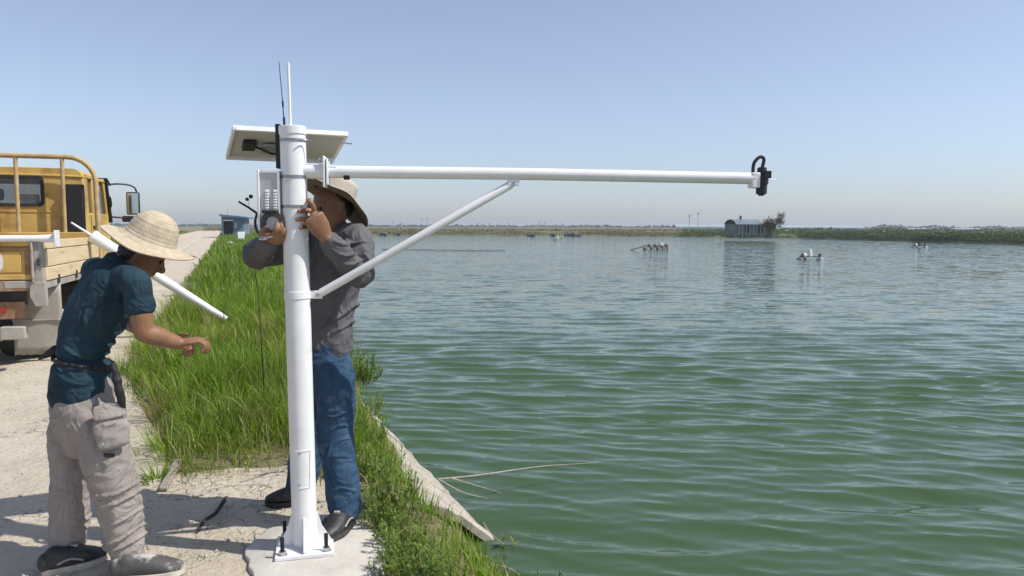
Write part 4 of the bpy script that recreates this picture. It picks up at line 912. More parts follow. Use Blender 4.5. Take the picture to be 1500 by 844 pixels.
def person_stooping():
    # 3/4 back view: faces right and away, bent over his hands
    fl = G(98, 836); fr = G(205, 846); fl.z = road_zf(fl); fr.z = road_zf(fr)
    root = thing('person', ((fl.x + fr.x) / 2, (fl.y + fr.y) / 2, 0), 'stooping person in dark teal T-shirt, khaki cargo trousers and wide straw hat', 'person')
    fwd = Vector((.86, .50, 0)); rgt = Vector((.50, -.86, 0)); up = Vector((0, 0, 1))
    Y0 = 3.26
    pel = P(121, 580, Y0); wst = P(122, 518, Y0 + .01); ch = P(146, 452, Y0 + .06); uc = P(164, 408, Y0 + .09); nk = P(174, 384, Y0 + .11); hd = P(209, 371, Y0 + .13)
    shR = P(199, 412, Y0 - .10); elR = P(211, 487, Y0 - .10); wrR = P(262, 503, Y0 + .0)
    shL = P(142, 398, Y0 + .26); elL = P(186, 470, Y0 + .36); wrL = P(258, 502, Y0 + .20)
    tdir = (uc - wst).normalized(); tf = (fwd - tdir * fwd.dot(tdir)).normalized()
    hipR = pel + rgt * .085 - up * .02; hipL = pel - rgt * .085 - up * .02
    knR = P(166, 706, Y0 - .06); anR = P(186, 806, Y0 - .06); knL = P(98, 706, Y0 + .08); anL = P(97, 802, Y0 + .02)
    # body
    b = MB()
    loft(b, [pel, wst, ch, uc, nk - up * .01], [(.07, .11), (.065, .10), (.09, .135), (.075, .145), (.05, .06)], ref=tf)
    loft(b, [nk - up * .03, nk.lerp(hd, .4), hd], [.058, .054, .05], ref=fwd)
    for s_, e_, w_ in ((shR, elR, wrR), (shL, elL, wrL)):
        loft(b, [s_, s_.lerp(e_, .5), e_], [.052, .049, .043], n=16); loft(b, [e_, e_.lerp(w_, .35), w_], [.043, .044, .029], n=16)
    for h_, k_, a_ in ((hipR, knR, anR), (hipL, knL, anL)):
        loft(b, [h_, h_.lerp(k_, .5), k_], [.062, .062, .05], n=16); loft(b, [k_, k_.lerp(a_, .4), a_], [.048, .048, .036], n=16)
    hf = (fwd * .82 - up * .57).normalized(); hu = (up * .82 + fwd * .57).normalized()
    W = head(b, hd, hf, hu, .98)
    dR = (P(298, 497, Y0 + .05) - wrR).normalized(); hand(b, wrR, dR, Vector((0, .05, -1)), 1, (34, 42, 30))
    dL = (P(290, 506, Y0 + .16) - wrL).normalized(); hand(b, wrL, dL, Vector((0, -.8, -.5)), -1, (40, 45, 30))
    body = organic('body', b, 'skin', root, .0048, 2)
    eyes(W, body)
    hb = MB(); loft(hb, [W(-.03, 0, .10), W(-.03, 0, .04), W(-.045, 0, -.03)], [(.075, .06), (.085, .079), (.055, .066)], ref=hf)
    organic('hair', hb, 'hair', root, .007, 2, lambda c, n: crumple(c, 60, .003))
    # T-shirt
    b = MB()
    loft(b, [P(118, 576, Y0), P(119, 548, Y0), wst, P(131, 482, Y0 + .04), ch, uc, nk - (nk - uc) * .1], [(.125, .168), (.116, .160), (.100, .142), (.112, .155), (.122, .172), (.098, .180), (.058, .075)], ref=tf, n=28)
    for s_, e_ in ((shR, elR), (shL, elL)):
        q = s_.lerp(e_, .50); loft(b, [s_.lerp(uc, .45), s_, s_.lerp(e_, .3), q], [(.062, .062), (.058, .058), (.056, .056), (.062, .060)], ref=fwd, n=20)
    Lp = lambda x, y, d=-.2: P(x, y, Y0 + d)
    folds = [((158, 420), (150, 470), (165, 500), .016, .011), ((176, 410), (168, 470), (184, 505), .015, .012), ((140, 430), (132, 480), (146, 520), .016, .010), ((190, 440), (178, 490), (150, 530), .016, .013),
             ((196, 460), (190, 505), (172, 540), .014, .013), ((100, 500), (130, 516), (160, 506), .013, .012), ((84, 512), (120, 530), (160, 522), .012, .013), ((95, 535), (130, 548), (158, 538), .013, .011),
             ((75, 540), (90, 556), (120, 566), .013, .010), ((118, 440), (112, 480), (122, 510), .015, .009), ((205, 405), (214, 425), (212, 445), .010, .008), ((194, 418), (198, 438), (194, 452), .010, .007)]
    def dsp(c, n):
        z = c[:, 2]; o = crumple(c, 7, .009, (0.35, 0, 1), 3, 2.6) + crumple(c, 18, .0038, (.5, .2, 1), 8, 2)
        for p, m_, q, w_, h_ in folds:
            mm = []
            for (x, y) in (p, m_, q):
                r_ = ray(x, y); k0 = (Y0 - .16) / r_.y; mm.append(np.array((r_.x * k0, r_.y * k0, CAMZ + r_.z * k0)))
            cc = c.copy(); cc[:, 1] = mm[0][1]; near = (c[:, 1] < Y0 + .1)
            o = o + (1.2 * ridge(cc, mm[0], mm[2], w_ * .6, h_, mm[1]) - .4 * ridge(cc, mm[0], mm[2], w_ * 1.5, h_, mm[1])) * near
        zb = wst.z - .02; o = o - .016 * np.exp(-((z - zb) / .022) ** 2) * (np.abs(c[:, 0] - wst.x) < .25)
        a_ = np.array(shR); e_ = np.array(elR) - a_; kk = np.clip(((c - a_) @ e_) / (e_ @ e_), 0, 1); dsl = np.linalg.norm(c - a_ - kk[:, None] * e_, axis=1)
        return o * (.4 + .6 * sstep(.07, .14, dsl))
    organic('t_shirt', b, 'tee', root, .006, 5, dsp)
    # waist strap and pouch
    b = MB(); pts = [wst - up * .035 + tf * .125 * math.cos(a) + rgt * .165 * math.sin(a) + up * (.02 * math.cos(a)) for a in np.linspace(0, 2 * math.pi, 25)]
    for i in range(24):
        p, q = pts[i], pts[i + 1]; o_ = (p - wst); o_.z = 0; o_ = o_.normalized() * .004
        b.add([p - up * .009 + o_, q - up * .009 + o_, q + up * .009 + o_, p + up * .009 + o_], [(0, 1, 2, 3)])
    st_ = b.build('waist_strap', 'strap_black', root, smooth=60); st_.modifiers.new('s', 'SOLIDIFY').thickness = .004
    b = MB(); loft(b, [P(166, 534, Y0 - .13), P(172, 560, Y0 - .15), P(178, 588, Y0 - .14), P(182, 612, Y0 - .12)], [(.010, .012), (.014, .017), (.011, .014), (.005, .006)], ref=rgt)
    organic('hip_pouch', b, 'strap_black', root, .006, 3, lambda c, n: crumple(c, 25, .004))
    b = MB(); loft(b, [P(82, 512, Y0 + .02), P(70, 519, Y0 + .02), P(57, 526, Y0 + .02)], [.022, .016, .006], ref=up); organic('strap_end', b, 'strap_black', root, .006, 2)
    # cargo trousers
    b = MB()
    loft(b, [P(121, 566, Y0), P(121, 588, Y0), P(124, 622, Y0), P(124, 645, Y0)], [(.118, .16), (.126, .168), (.122, .16), (.09, .11)], ref=fwd, n=26)
    loft(b, [hipR - up * .01, P(147, 640, Y0 - .08), P(166, 700, Y0 - .08), P(177, 755, Y0 - .07), P(189, 822, Y0 - .06)], [(.104, .095), (.098, .088), (.088, .08), (.077, .072), (.068, .065)], ref=fwd, n=24)
    loft(b, [hipL - up * .01, P(100, 640, Y0 + .07), P(104, 700, Y0 + .07), P(101, 755, Y0 + .05), P(99, 812, Y0 + .03)], [(.095, .085), (.080, .076), (.074, .072), (.072, .07), (.068, .066)], ref=fwd, n=24)
    pf = [((140, 740), (175, 735), (205, 716), .012, .014), ((135, 722), (170, 722), (202, 706), .012, .012), ((130, 800), (165, 806), (208, 788), .012, .016), ((128, 786), (160, 796), (200, 776), .011, .013), ((150, 770), (175, 764), (198, 750), .012, .011),
          ((75, 790), (95, 800), (132, 796), .012, .013), ((72, 775), (95, 788), (130, 770), .012, .011), ((85, 720), (100, 712), (120, 724), .012, .010), ((70, 600), (75, 640), (90, 680), .014, .012), ((105, 620), (122, 690), (140, 740), .015, .010), ((70, 615), (95, 610), (110, 600), .012, .008), ((165, 640), (182, 650), (198, 640), .012, .008)]
    def dsp2(c, n):
        o = crumple(c, 8, .007, (.25, 0, 1), 5, 1.6) + crumple(c, 20, .0035, (1, .4, .2), 1, 1.8)
        o += crumple(c, 10, .008, (.6, .3, .6), 12, 2.4) * np.clip((.62 - c[:, 2]) / .35, 0, 1)
        for p, m_, q, w_, h_ in pf:
            mm = []
            for (x, y) in (p, m_, q):
                r_ = ray(x, y); k0 = (Y0 - .14) / r_.y; mm.append(np.array((r_.x * k0, r_.y * k0, CAMZ + r_.z * k0)))
            cc = c.copy(); cc[:, 1] = mm[0][1]; o = o + (1.15 * ridge(cc, mm[0], mm[2], w_ * .5, h_, mm[1]) - .4 * ridge(cc, mm[0], mm[2], w_ * 1.4, h_, mm[1])) * (c[:, 1] < Y0 + .12)
        return o
    tr = organic('cargo_trousers', b, 'khaki', root, .0065, 6, dsp2)
    b = MB(); pc = P(168, 628, Y0 - .175)
    loft(b, [P(160, 598, Y0 - .150), P(163, 628, Y0 - .155), P(167, 652, Y0 - .155)], [(.018, .060), (.022, .066), (.018, .062)], ref=rgt, n=20)
    pk = organic('cargo_pocket', b, 'khaki', tr, .007, 3, lambda c, n: crumple(c, 16, .006, (1, .3, 0), 4))
    b = MB(); loft(b, [P(158, 594, Y0 - .158), P(161, 612, Y0 - .172)], [(.013, .062), (.009, .066)], ref=rgt, n=20); organic('pocket_flap', b, 'khaki', tr, .006, 2)
    for px, py in ((144, 608), (150, 652)): MB().lathe([(0, .004), (.007, .003), (.008, 0), (0, 0)], 12, Matrix.Translation(P(px, py, Y0 - .19)) @ Matrix.Rotation(R(90), 4, 'X')).build('snap_button', 'galv', tr)
    MB().box(P(160, 667, Y0 - .175), (.045, .006, .016)).build('pocket_tab', 'strap_black', tr)
    # shoes
    shoe(root, fr + Vector((-.10, -.02, 0)), fr + Vector((.17, .05, 0)), 'shoe_mix', 'sole_white', 'shoe_black', wide=.052)
    shoe(root, fl + Vector((-.075, -.05, 0)), fl + Vector((.115, .11, 0)), 'shoe_black', 'sole_white', 'shoe_trim', wide=.05)
    # straw hat: braided rows, crown forward, brim dipping to the right
    zc = (P(240, 300, 3.4) - P(214, 358, 3.4)).normalized(); zc = (zc + Vector((0, .015, 0))).normalized()
    xc = (Vector((1, .25, 0)) - zc * zc.x).normalized(); xc = (xc - zc * xc.dot(zc)).normalized(); yc = zc.cross(xc)
    org = P(217, 359, Y0 + .12)
    mt = Matrix((xc.to_4d(), yc.to_4d(), zc.to_4d(), (0, 0, 0, 1))).transposed(); mt = Matrix(((xc.x, yc.x, zc.x, org.x), (xc.y, yc.y, zc.y, org.y), (xc.z, yc.z, zc.z, org.z), (0, 0, 0, 1)))
    outer = [(.190, -.002), (.172, .004), (.155, .010), (.136, .018), (.120, .032), (.110, .055), (.103, .085), (.092, .115), (.074, .138), (.050, .152), (.026, .158), (.001, .160)]
    prof = []
    for i in range(len(outer) - 1):
        for k in range(5):
            q = k / 5; r = outer[i][0] * (1 - q) + outer[i + 1][0] * q; z = outer[i][1] * (1 - q) + outer[i + 1][1] * q
            rip = .0006 * (1 if (len(prof) % 3) else -1); prof.append((r + (rip if z > .03 else 0), z + (rip if z <= .05 else rip * .4)))
    prof.append(outer[-1])
    def warp(p, a, r):
        k = max(0, (r - .115) / .08); return Vector((p.x * (1 + .08 * k), p.y * .98, p.z + k * (.007 * math.sin(2 * a + .6) + .004 * math.sin(5 * a + 1) + .034 * max(0, math.cos(a + .35)) ** 3)))
    h_ = MB().lathe(prof, 72, mt, warp).build('straw_hat', 'straw', root, smooth=25); h_.modifiers.new('s', 'SOLIDIFY').thickness = .005
    pts = [mt @ warp(Vector((.190 * math.cos(a), .190 * math.sin(a), -.003)), a, .190) for a in np.linspace(0, 2 * math.pi, 73)]
    MB().tube(pts, .0042, 8).build('brim_edge', 'straw', h_, smooth=60)
    return root
def road_zf(p): return float(road_z(np.array([p.x]), np.array([p.y]))[0])

def person_at_pole():
    fl = G(500, 775, PADZ); fr = G(420, 738, .0); fr.z = road_zf(fr)
    root = thing('person', (fl.x, fl.y + .1, 0), 'person in grey shirt, blue jeans and cloth sun hat gripping the white pole', 'person')
    fwd = Vector((-.80, -.60, 0)); lft = Vector((.60, -.80, 0)); up = Vector((0, 0, 1)); Y0 = 3.83
    pel = P(474, 520, Y0); wst = P(478, 470, Y0); ch = P(486, 405, Y0); uc = P(493, 358, Y0); nk = P(492, 334, Y0 - .0); hd = P(488, 303, Y0 - .05)
    shL = P(522, 352, Y0 - .13); elL = P(528, 402, Y0 - .26); wrL = P(478, 348, PY - .02)
    shR = P(462, 356, Y0 + .16); elR = P(374, 374, PY + .20); wrR = P(394, 356, PY + .0)
    tf = fwd; hipL = pel + lft * .085 - up * .03; hipR = pel - lft * .085 - up * .03
    knL = P(490, 622, Y0 - .10); anL = fl + Vector((.012, .055, .10)); knR = P(452, 620, Y0 + .12); anR = fr + Vector((.065, .05, .09))
    b = MB()
    loft(b, [pel, wst, ch, uc, nk - up * .01], [(.095, .14), (.09, .135), (.108, .16), (.085, .165), (.05, .06)], ref=tf)
    loft(b, [nk - up * .03, nk.lerp(hd, .5), hd], [.056, .054, .05], ref=fwd)
    for s_, e_, w_ in ((shL, elL, wrL), (shR, elR, wrR)):
        loft(b, [s_, s_.lerp(e_, .5), e_], [.05, .047, .042], n=16); loft(b, [e_, e_.lerp(w_, .35), w_], [.042, .043, .028], n=16)
    for h_, k_, a_ in ((hipL, knL, anL), (hipR, knR, anR)):
        loft(b, [h_, h_.lerp(k_, .5), k_], [.082, .075, .055], n=16); loft(b, [k_, k_.lerp(a_, .4), a_], [.053, .052, .036], n=16)
    hf = (fwd * .97 - up * .22).normalized(); hu = (up * .97 + fwd * .22).normalized()
    W = head(b, hd, hf, hu, 1.0)
    # left hand on the pole: palm on its side, fingers round the front
    def onp(px, py, out=.010):
        q = on_pole(py); x = P(px, py, PY - PR).x - q.x; x = max(-PR, min(PR, x)); y = math.sqrt(max(PR * PR - x * x, 0)); k = 1 + out / PR
        return Vector((q.x + x * k, q.y - y * k, q.z))
    kn = [P(460, 307, PY - .052), P(459, 316, PY - .062), P(460, 325, PY - .064), P(463, 334, PY - .058)]
    pc = sum(kn, Vector()) / 4; dd = (pc - wrL).normalized()
    nrm_ = Vector((.35, -.9, .1))
    loft(b, [wrL - dd * .02, wrL + dd * .02, wrL.lerp(pc, .55), pc + dd * .006], [(.024, .030), (.022, .038), (.021, .048), (.017, .050)], ref=nrm_, n=18)
    finger(b, [kn[0], P(457, 299, PY - .060), P(453, 295, PY - .062), onp(446, 293)], .0128, .0100)
    finger(b, [kn[1], onp(452, 309, .020), onp(444, 308, .014), onp(436, 310, .009)], .0130, .0102)
    finger(b, [kn[2], onp(452, 320, .021), onp(443, 320, .014), onp(434, 322, .009)], .0126, .0100)
    finger(b, [kn[3], onp(454, 331, .019), onp(446, 332, .013), onp(438, 333, .009)], .0118, .0094)
    finger(b, [wrL.lerp(pc, .35) + Vector((0, .02, .01)), P(466, 318, PY + .01), P(458, 306, PY + .035), P(452, 300, PY + .05)], .0135, .0105)
    hand(b, wrR, (P(412, 346, PY - .075) - wrR).normalized(), Vector((.2, .3, .9)), 1, (30, 45, 35))
    body = organic('body', b, 'skin', root, .0048, 2)
    eyes(W, body)
    hb = MB(); loft(hb, [W(-.03, 0, .10), W(-.03, 0, .04), W(-.045, 0, -.03)], [(.075, .06), (.085, .079), (.055, .066)], ref=hf)
    organic('hair', hb, 'hair', root, .007, 2, lambda c, n: crumple(c, 60, .003))
    # shirt
    b = MB()
    loft(b, [P(476, 509, Y0), P(477, 490, Y0), wst, P(482, 435, Y0), ch, uc, nk - up * .004], [(.125, .165), (.122, .162), (.118, .155), (.13, .168), (.135, .178), (.105, .18), (.068, .076)], ref=tf, n=28)
    for s_, e_, w_ in ((shL, elL, wrL), (shR, elR, wrR)):
        loft(b, [s_.lerp(uc, .4), s_, s_.lerp(e_, .5), e_], [(.08, .078), (.078, .074), (.068, .066), (.062, .060)], ref=fwd, n=20)
        loft(b, [e_, e_.lerp(w_, .3), e_.lerp(w_, .65), e_.lerp(w_, .90 if w_ is wrL else 1.05)], [.062, .058, .049, .043], ref=(0, 0, 1), n=20)
    fd = [((505, 350), (520, 358), (538, 354), .009, .010), ((502, 362), (520, 372), (541, 366), .009, .011), ((505, 375), (524, 384), (540, 378), .009, .010), ((490, 365), (497, 380), (500, 395), .009, .009), ((480, 360), (487, 372), (488, 390), .009, .008),
          ((530, 420), (505, 455), (470, 480), .013, .012), ((525, 450), (505, 475), (480, 492), .012, .010), ((522, 440), (518, 470), (512, 500), .012, .010), ((495, 430), (485, 465), (465, 490), .013, .009), ((508, 410), (516, 400), (530, 398), .009, .009)]
    def dsp(c, n):
        o = crumple(c, 9, .009, (.3, 0, 1), 6, 2.4) + crumple(c, 22, .0052, (.5, .2, .8), 9, 2.0)
        for p, m_, q, w_, h_ in fd:
            mm = []
            for (x, y) in (p, m_, q):
                r_ = ray(x, y); k0 = (Y0 - .2) / r_.y; mm.append(np.array((r_.x * k0, r_.y * k0, CAMZ + r_.z * k0)))
            cc = c.copy(); cc[:, 1] = mm[0][1]; o = o + (1.7 * ridge(cc, mm[0], mm[2], w_ * .65, h_, mm[1]) - .5 * ridge(cc, mm[0], mm[2], w_ * 1.6, h_, mm[1])) * (c[:, 1] < Y0 + .05)
        return o
    sh = organic('shirt', b, 'grey_shirt', root, .006, 5, dsp)
    b = MB(); pts = [nk + up * .012 + fwd * (.02 + .072 * math.cos(a)) + lft * .076 * math.sin(a) - up * .03 * (.5 + .5 * math.cos(a)) for a in np.linspace(.35, 2 * math.pi - .35, 20)]
    loft(b, pts, [(.020, .007)] * 20, ref=up, sub=1, n=10); organic('collar', b, 'grey_shirt', sh, .006, 2)
    for px, py in ((462, 430), (463, 465)): MB().lathe([(0, .003), (.006, .002), (.006, 0), (0, 0)], 10, Matrix.Translation(P(px, py, Y0 - .13)) @ Matrix.Rotation(R(90), 4, 'X')).build('button', 'galv', sh)
    # jeans
    b = MB()
    loft(b, [P(474, 503, Y0), P(474, 522, Y0), P(474, 545, Y0)], [(.12, .155), (.125, .162), (.12, .158)], ref=fwd, n=24)
    loft(b, [hipL, P(490, 570, Y0 - .09), knL, P(497, 680, Y0 - .12), anL + Vector((0, 0, -.015))], [(.108, .10), (.10, .095), (.088, .082), (.082, .078), (.080, .076)], ref=fwd, n=22)
    loft(b, [hipR, P(460, 570, Y0 + .10), knR, P(448, 670, Y0 + .14), anR + Vector((0, 0, -.01))], [(.108, .10), (.10, .095), (.088, .082), (.082, .078), (.078, .074)], ref=fwd, n=22)
    jf = [((468, 604), (488, 612), (512, 600), .012, .010), ((476, 640), (494, 626), (514, 632), .012, .009), ((480, 722), (500, 714), (518, 724), .010, .011), ((465, 540), (478, 556), (500, 560), .012, .010), ((500, 570), (508, 600), (506, 640), .010, .008), ((484, 650), (480, 680), (488, 708), .010, .008)]
    def dsp2(c, n):
        o = crumple(c, 10, .009, (.3, 0, 1), 2, 2.2) + crumple(c, 22, .0045, (1, .3, .4), 7, 2.0)
        for p, m_, q, w_, h_ in jf:
            mm = []
            for (x, y) in (p, m_, q):
                r_ = ray(x, y); k0 = (Y0 - .2) / r_.y; mm.append(np.array((r_.x * k0, r_.y * k0, CAMZ + r_.z * k0)))
            cc = c.copy(); cc[:, 1] = mm[0][1]; o = o + 1.2 * ridge(cc, mm[0], mm[2], w_ * .5, h_, mm[1]) - .4 * ridge(cc, mm[0], mm[2], w_ * 1.5, h_, mm[1])
        return o
    organic('jeans', b, 'denim', root, .0065, 6, dsp2)
    d1 = Vector((-.30, -.95, 0)).normalized(); shoe(root, fl - d1 * .10, fl + d1 * .18, 'shoe_black', 'shoe_black', 'shoe_trim', wide=.062)
    d2 = Vector((-.97, -.15, 0)).normalized(); shoe(root, fr - d2 * .14 + Vector((0, .0, 0)), fr + d2 * .11, 'shoe_black', 'shoe_black', 'shoe_black', wide=.05)
    # cloth sun hat, tipped back, brim hanging behind
    zc = Vector((.40, .20, .90)).normalized()
    xc = (Vector((.85, .5, 0)) - zc * Vector((.85, .5, 0)).dot(zc)).normalized(); yc = zc.cross(xc); org = P(489, 284, Y0 - .04)
    mt = Matrix(((xc.x, yc.x, zc.x, org.x), (xc.y, yc.y, zc.y, org.y), (xc.z, yc.z, zc.z, org.z), (0, 0, 0, 1)))
    def warp(p, a, r):
        k = max(0, (r - .108) / .10); return Vector((p.x * (1 + .10 * k * max(0, math.cos(a))), p.y, p.z - k * (.060 * max(0, math.cos(a)) ** 1.5) + k * .030 * max(0, -math.sin(a + .2)) + .004 * k * math.sin(7 * a)))
    prof = [(.205, -.022), (.18, -.016), (.15, -.009), (.125, -.003), (.110, .0), (.106, .02), (.104, .05), (.100, .075), (.085, .090), (.05, .096), (.001, .097)]
    prof = [tuple(p[:2]) for p in catmull([(r, z, 0) for r, z in prof], 4)]
    h_ = MB().lathe(prof, 64, mt, warp).build('sun_hat', 'hat_cloth', root, smooth=60); h_.modifiers.new('s', 'SOLIDIFY').thickness = .004
    lin = [(r - .002, z - .0065) for r, z in prof if r > .107]
    MB().lathe(lin, 64, mt, warp).build('brim_lining', 'hat_lining', h_, smooth=60)
    return root
person_stooping(); person_at_pole()

# ------------------------------------------------------------------ pond edge
def concrete_edging():
    far = G(552, 606, WATER); near = G(727, 791, WATER); d = (near - far).normalized(); side = Vector((-T.x, -T.y, 0)); up = Vector((0, 0, 1))
    far = far - d * 1.2
    t = thing('concrete_edging', (near.x, near.y, WATER), 'weathered curved concrete edging along the pond bank with a dark broken open end', 'edging')
    L = (near - far).length; n = 44; m = 12; cuts = [0, .28, .52, .74, 1.0]
    for c in range(4):
        b = MB(); k0, k1 = cuts[c] + .003, cuts[c + 1] - .003; nn = 16; rows = []
        for i in range(nn + 1):
            q = k0 + (k1 - k0) * i / nn; p = far + d * (L * q)
            for j in range(m + 1):
                a = j / m; rag = .02 * noise.noise((c * 9 + i * .0, j * .9, 1)) if i in (0, nn) else 0
                if c == 3 and i == nn: rag = .05 * noise.noise((j * .7, 4, 2)) - .05 * a
                u = .56 * a + .03 * noise.noise((q * 25, 7, 1)) * (1 - a); z = -.03 + .32 * math.sin(a * math.pi / 2 * 1.02) + .022 * noise.noise((q * 14, a * 3, 5)) + .008 * noise.noise((q * 60, a * 9, 8)) + (.014 if c == 3 else 0) * 1
                rows.append(p + d * rag + side * u + up * z)
        nt_ = len(rows)
        top = rows; bot = [r - up * .05 + side * .012 for r in rows]; w_ = m + 1
        f = []
        for i in range(nn):
            for j in range(m):
                k = i * w_ + j; f += [(k, k + 1, k + w_ + 1, k + w_), (nt_ + k, nt_ + k + w_, nt_ + k + w_ + 1, nt_ + k + 1)]
        for j in range(m): f += [(j, nt_ + j, nt_ + j + 1, j + 1), (nn * w_ + j, nn * w_ + j + 1, nt_ + nn * w_ + j + 1, nt_ + nn * w_ + j)]
        for i in range(nn): f += [(i * w_, (i + 1) * w_, nt_ + (i + 1) * w_, nt_ + i * w_), (i * w_ + m, nt_ + i * w_ + m, nt_ + (i + 1) * w_ + m, (i + 1) * w_ + m)]
        b.add(top + bot, f); b.build('edging_slab', 'conc_edge', t, smooth=50)
concrete_edging()
def rock(name, p, r, mt, label=None, cat=None, group=None, seed=0, sq=(1, 1, .65), parent=None):
    bm = bmesh.new(); bmesh.ops.create_icosphere(bm, subdivisions=3, radius=1); vs = []
    for v in bm.verts:
        c = v.co; k = 1 + .38 * noise.noise(c * 1.3 + Vector((seed, 0, 0))) + .16 * noise.noise(c * 3.1 + Vector((0, seed, 0)))
        v.co = Vector((c.x * sq[0], c.y * sq[1], c.z * sq[2])) * r * k
    me = bpy.data.meshes.new(name); bm.to_mesh(me); bm.free(); sm(me, 30); me.materials.append(M[mt]); o = bpy.data.objects.new(name, me); COL.objects.link(o); o.location = p
    return tag(o, label, cat, group)
for i, (px, py, r) in enumerate(((652, 806, .07), (668, 818, .06), (684, 832, .075), (664, 838, .05), (700, 843, .06), (690, 812, .045), (715, 838, .04))):
    p = G(px, py, -.45); p.z = max(bz(p.x, p.y), WATER - .02) + r * .25
    rock('bank_stone', p, r, 'stone', 'pale stone at the foot of the bank below the broken concrete edging', 'stone', 'stones at the foot of the bank', i * 3.7)

# loose gravel over the clearing
def gravel():
    n = 5200; x, y, s, t_ = scatter(2.2, 6.5, -2.4, 1.0, 1300); k = inside(poly_clear, x, y) & (rng.random(len(x)) < .06 + .6 * (vnoise(x, y, 1.4, 51) > .2) * ((dist_poly(poly_clear, x, y) < .5) | (s < 3.9)))
    x, y = x[k][:n], y[k][:n]; z = road_z(x, y); r = np.clip(rng.lognormal(-5.25, .5, len(x)), .002, .022)
    oct_ = np.array([(1, 0, 0), (-.9, .1, 0), (.1, 1, .1), (0, -1, 0), (.1, .1, .7), (0, 0, -.5)]); fo = np.array([(0, 2, 4), (2, 1, 4), (1, 3, 4), (3, 0, 4), (2, 0, 5), (1, 2, 5), (3, 1, 5), (0, 3, 5)])
    a = rng.uniform(0, 6.28, len(x)); V = oct_[None] * (1 + rng.normal(0, .18, (len(x), 6, 1))); ca, sa = np.cos(a)[:, None], np.sin(a)[:, None]
    V = np.stack([V[..., 0] * ca - V[..., 1] * sa, V[..., 0] * sa + V[..., 1] * ca, V[..., 2]], -1) * r[:, None, None] + np.stack([x, y, z + r * .25], -1)[:, None, :]
    b = MB(); b.v = [tuple(p) for p in V.reshape(-1, 3)]; b.f = [tuple(f) for f in (fo[None] + (np.arange(len(x)) * 6)[:, None, None]).reshape(-1, 3)]
    tag(b.build('gravel', 'stone', recalc=False), 'small stones scattered over the trodden dirt', 'gravel', kind='stuff')
gravel()
def straw_litter():
    x, y, s, t_ = scatter(2.4, 7.5, -1.7, 1.5, 150); d = dist_poly(poly_clear, x, y); k = (d < .38) & (rng.random(len(x)) < 1 - d / .45); x, y = x[k], y[k]; n = len(x)
    z = np.maximum(road_z(x, y), ground_z(x, y)) + .008; L = rng.uniform(.03, .16, n)
    c = np.array([.40, .34, .20]) * rng.uniform(.5, 1.2, n)[:, None]
    leaf_mass('dry_litter', np.stack([x, y, z], -1), L * .12, L, rng.uniform(0, 6.28, n), rng.uniform(.002, .004, n), c, label='dry straw and twigs littering the dirt at the grass edge', cat='litter')
straw_litter()

def branch(name, pts, r0, r1, mt, label, cat, twigs=(), group=None):
    t = thing(name, pts[0], label, cat, group); q = [Vector(p) for p in catmull(pts, 5)]
    MB().tube(q, list(np.linspace(r0, r1, len(q))), 8).build('stem', mt, t, smooth=60)
    for tw in twigs: q = [Vector(p) for p in catmull(tw, 4)]; MB().tube(q, list(np.linspace(r0 * .6, r1 * .7, len(q))), 6).build('twig', mt, t, smooth=60)
    return t
bs = G(642, 702, -.40); by = bs.y
branch('dead_branch', [bs, P(675, 699, by + .05), P(710, 695, by + .12), P(750, 689, by + .25), P(795, 683, by + .4), P(840, 680, by + .5), P(876, 678, by + .55)], .008, .0022, 'twig', 'long pale dead branch reaching from the bank out over the water', 'branch',
       [[P(660, 700, by + .02), P(700, 712, by + .06), P(735, 722, by + .1)], [bs, P(680, 722, by + .0), P(715, 730, by + .0)]])
branch('reed_stalk', [P(690, 830, 4.3), P(715, 827, 4.35), P(745, 832, 4.35), P(762, 843, 4.3)], .005, .002, 'dry_stalk', 'yellowish reed stalk bent low over the water', 'stalk')
branch('dry_stalk', [P(708, 765, 4.6), P(716, 778, 4.55), P(726, 788, 4.5), P(738, 797, 4.5)], .003, .0015, 'dry_stalk', 'pale stem hanging over the open end of the concrete edging', 'stalk')
branch('dry_twig', [P(418, 690, 4.25), P(395, 693, 4.3), P(365, 703, 4.3), P(350, 706, 4.3)], .006, .002, 'twig', 'forked dry twig lying on the dirt beside the white pole', 'twig', [[P(410, 690, 4.25), P(398, 700, 4.2), P(388, 718, 4.15)], [P(395, 694, 4.3), P(385, 688, 4.3), P(375, 690, 4.32)]])
g0 = G(290, 779); g1 = G(328, 742)
branch('bent_stick', [G(291, 780) + Vector((0, 0, .01)), G(300, 771) + Vector((0, 0, .03)), G(316, 760) + Vector((0, 0, .03)), G(326, 748) + Vector((0, 0, .04)), G(329, 738) + Vector((0, 0, .02))], .008, .012, 'dark_stick', 'dark bent stick lying on the dirt between the stooping person and the pole', 'stick')
p0 = G(238, 720) + Vector((0, 0, .01)); p1 = G(262, 690) + Vector((0, 0, .07)); dq = (p1 - p0).normalized(); sq_ = dq.cross(Vector((0, 0, 1))).normalized()
tag(MB().box((p0 + p1) / 2, ((p1 - p0).length, .05, .022), Matrix((dq, sq_, dq.cross(sq_) * -1)).transposed()).build('plank_offcut', 'plank', bevel=.006), 'grey weathered plank offcut lying at the grass edge by the stooping person', 'plank')

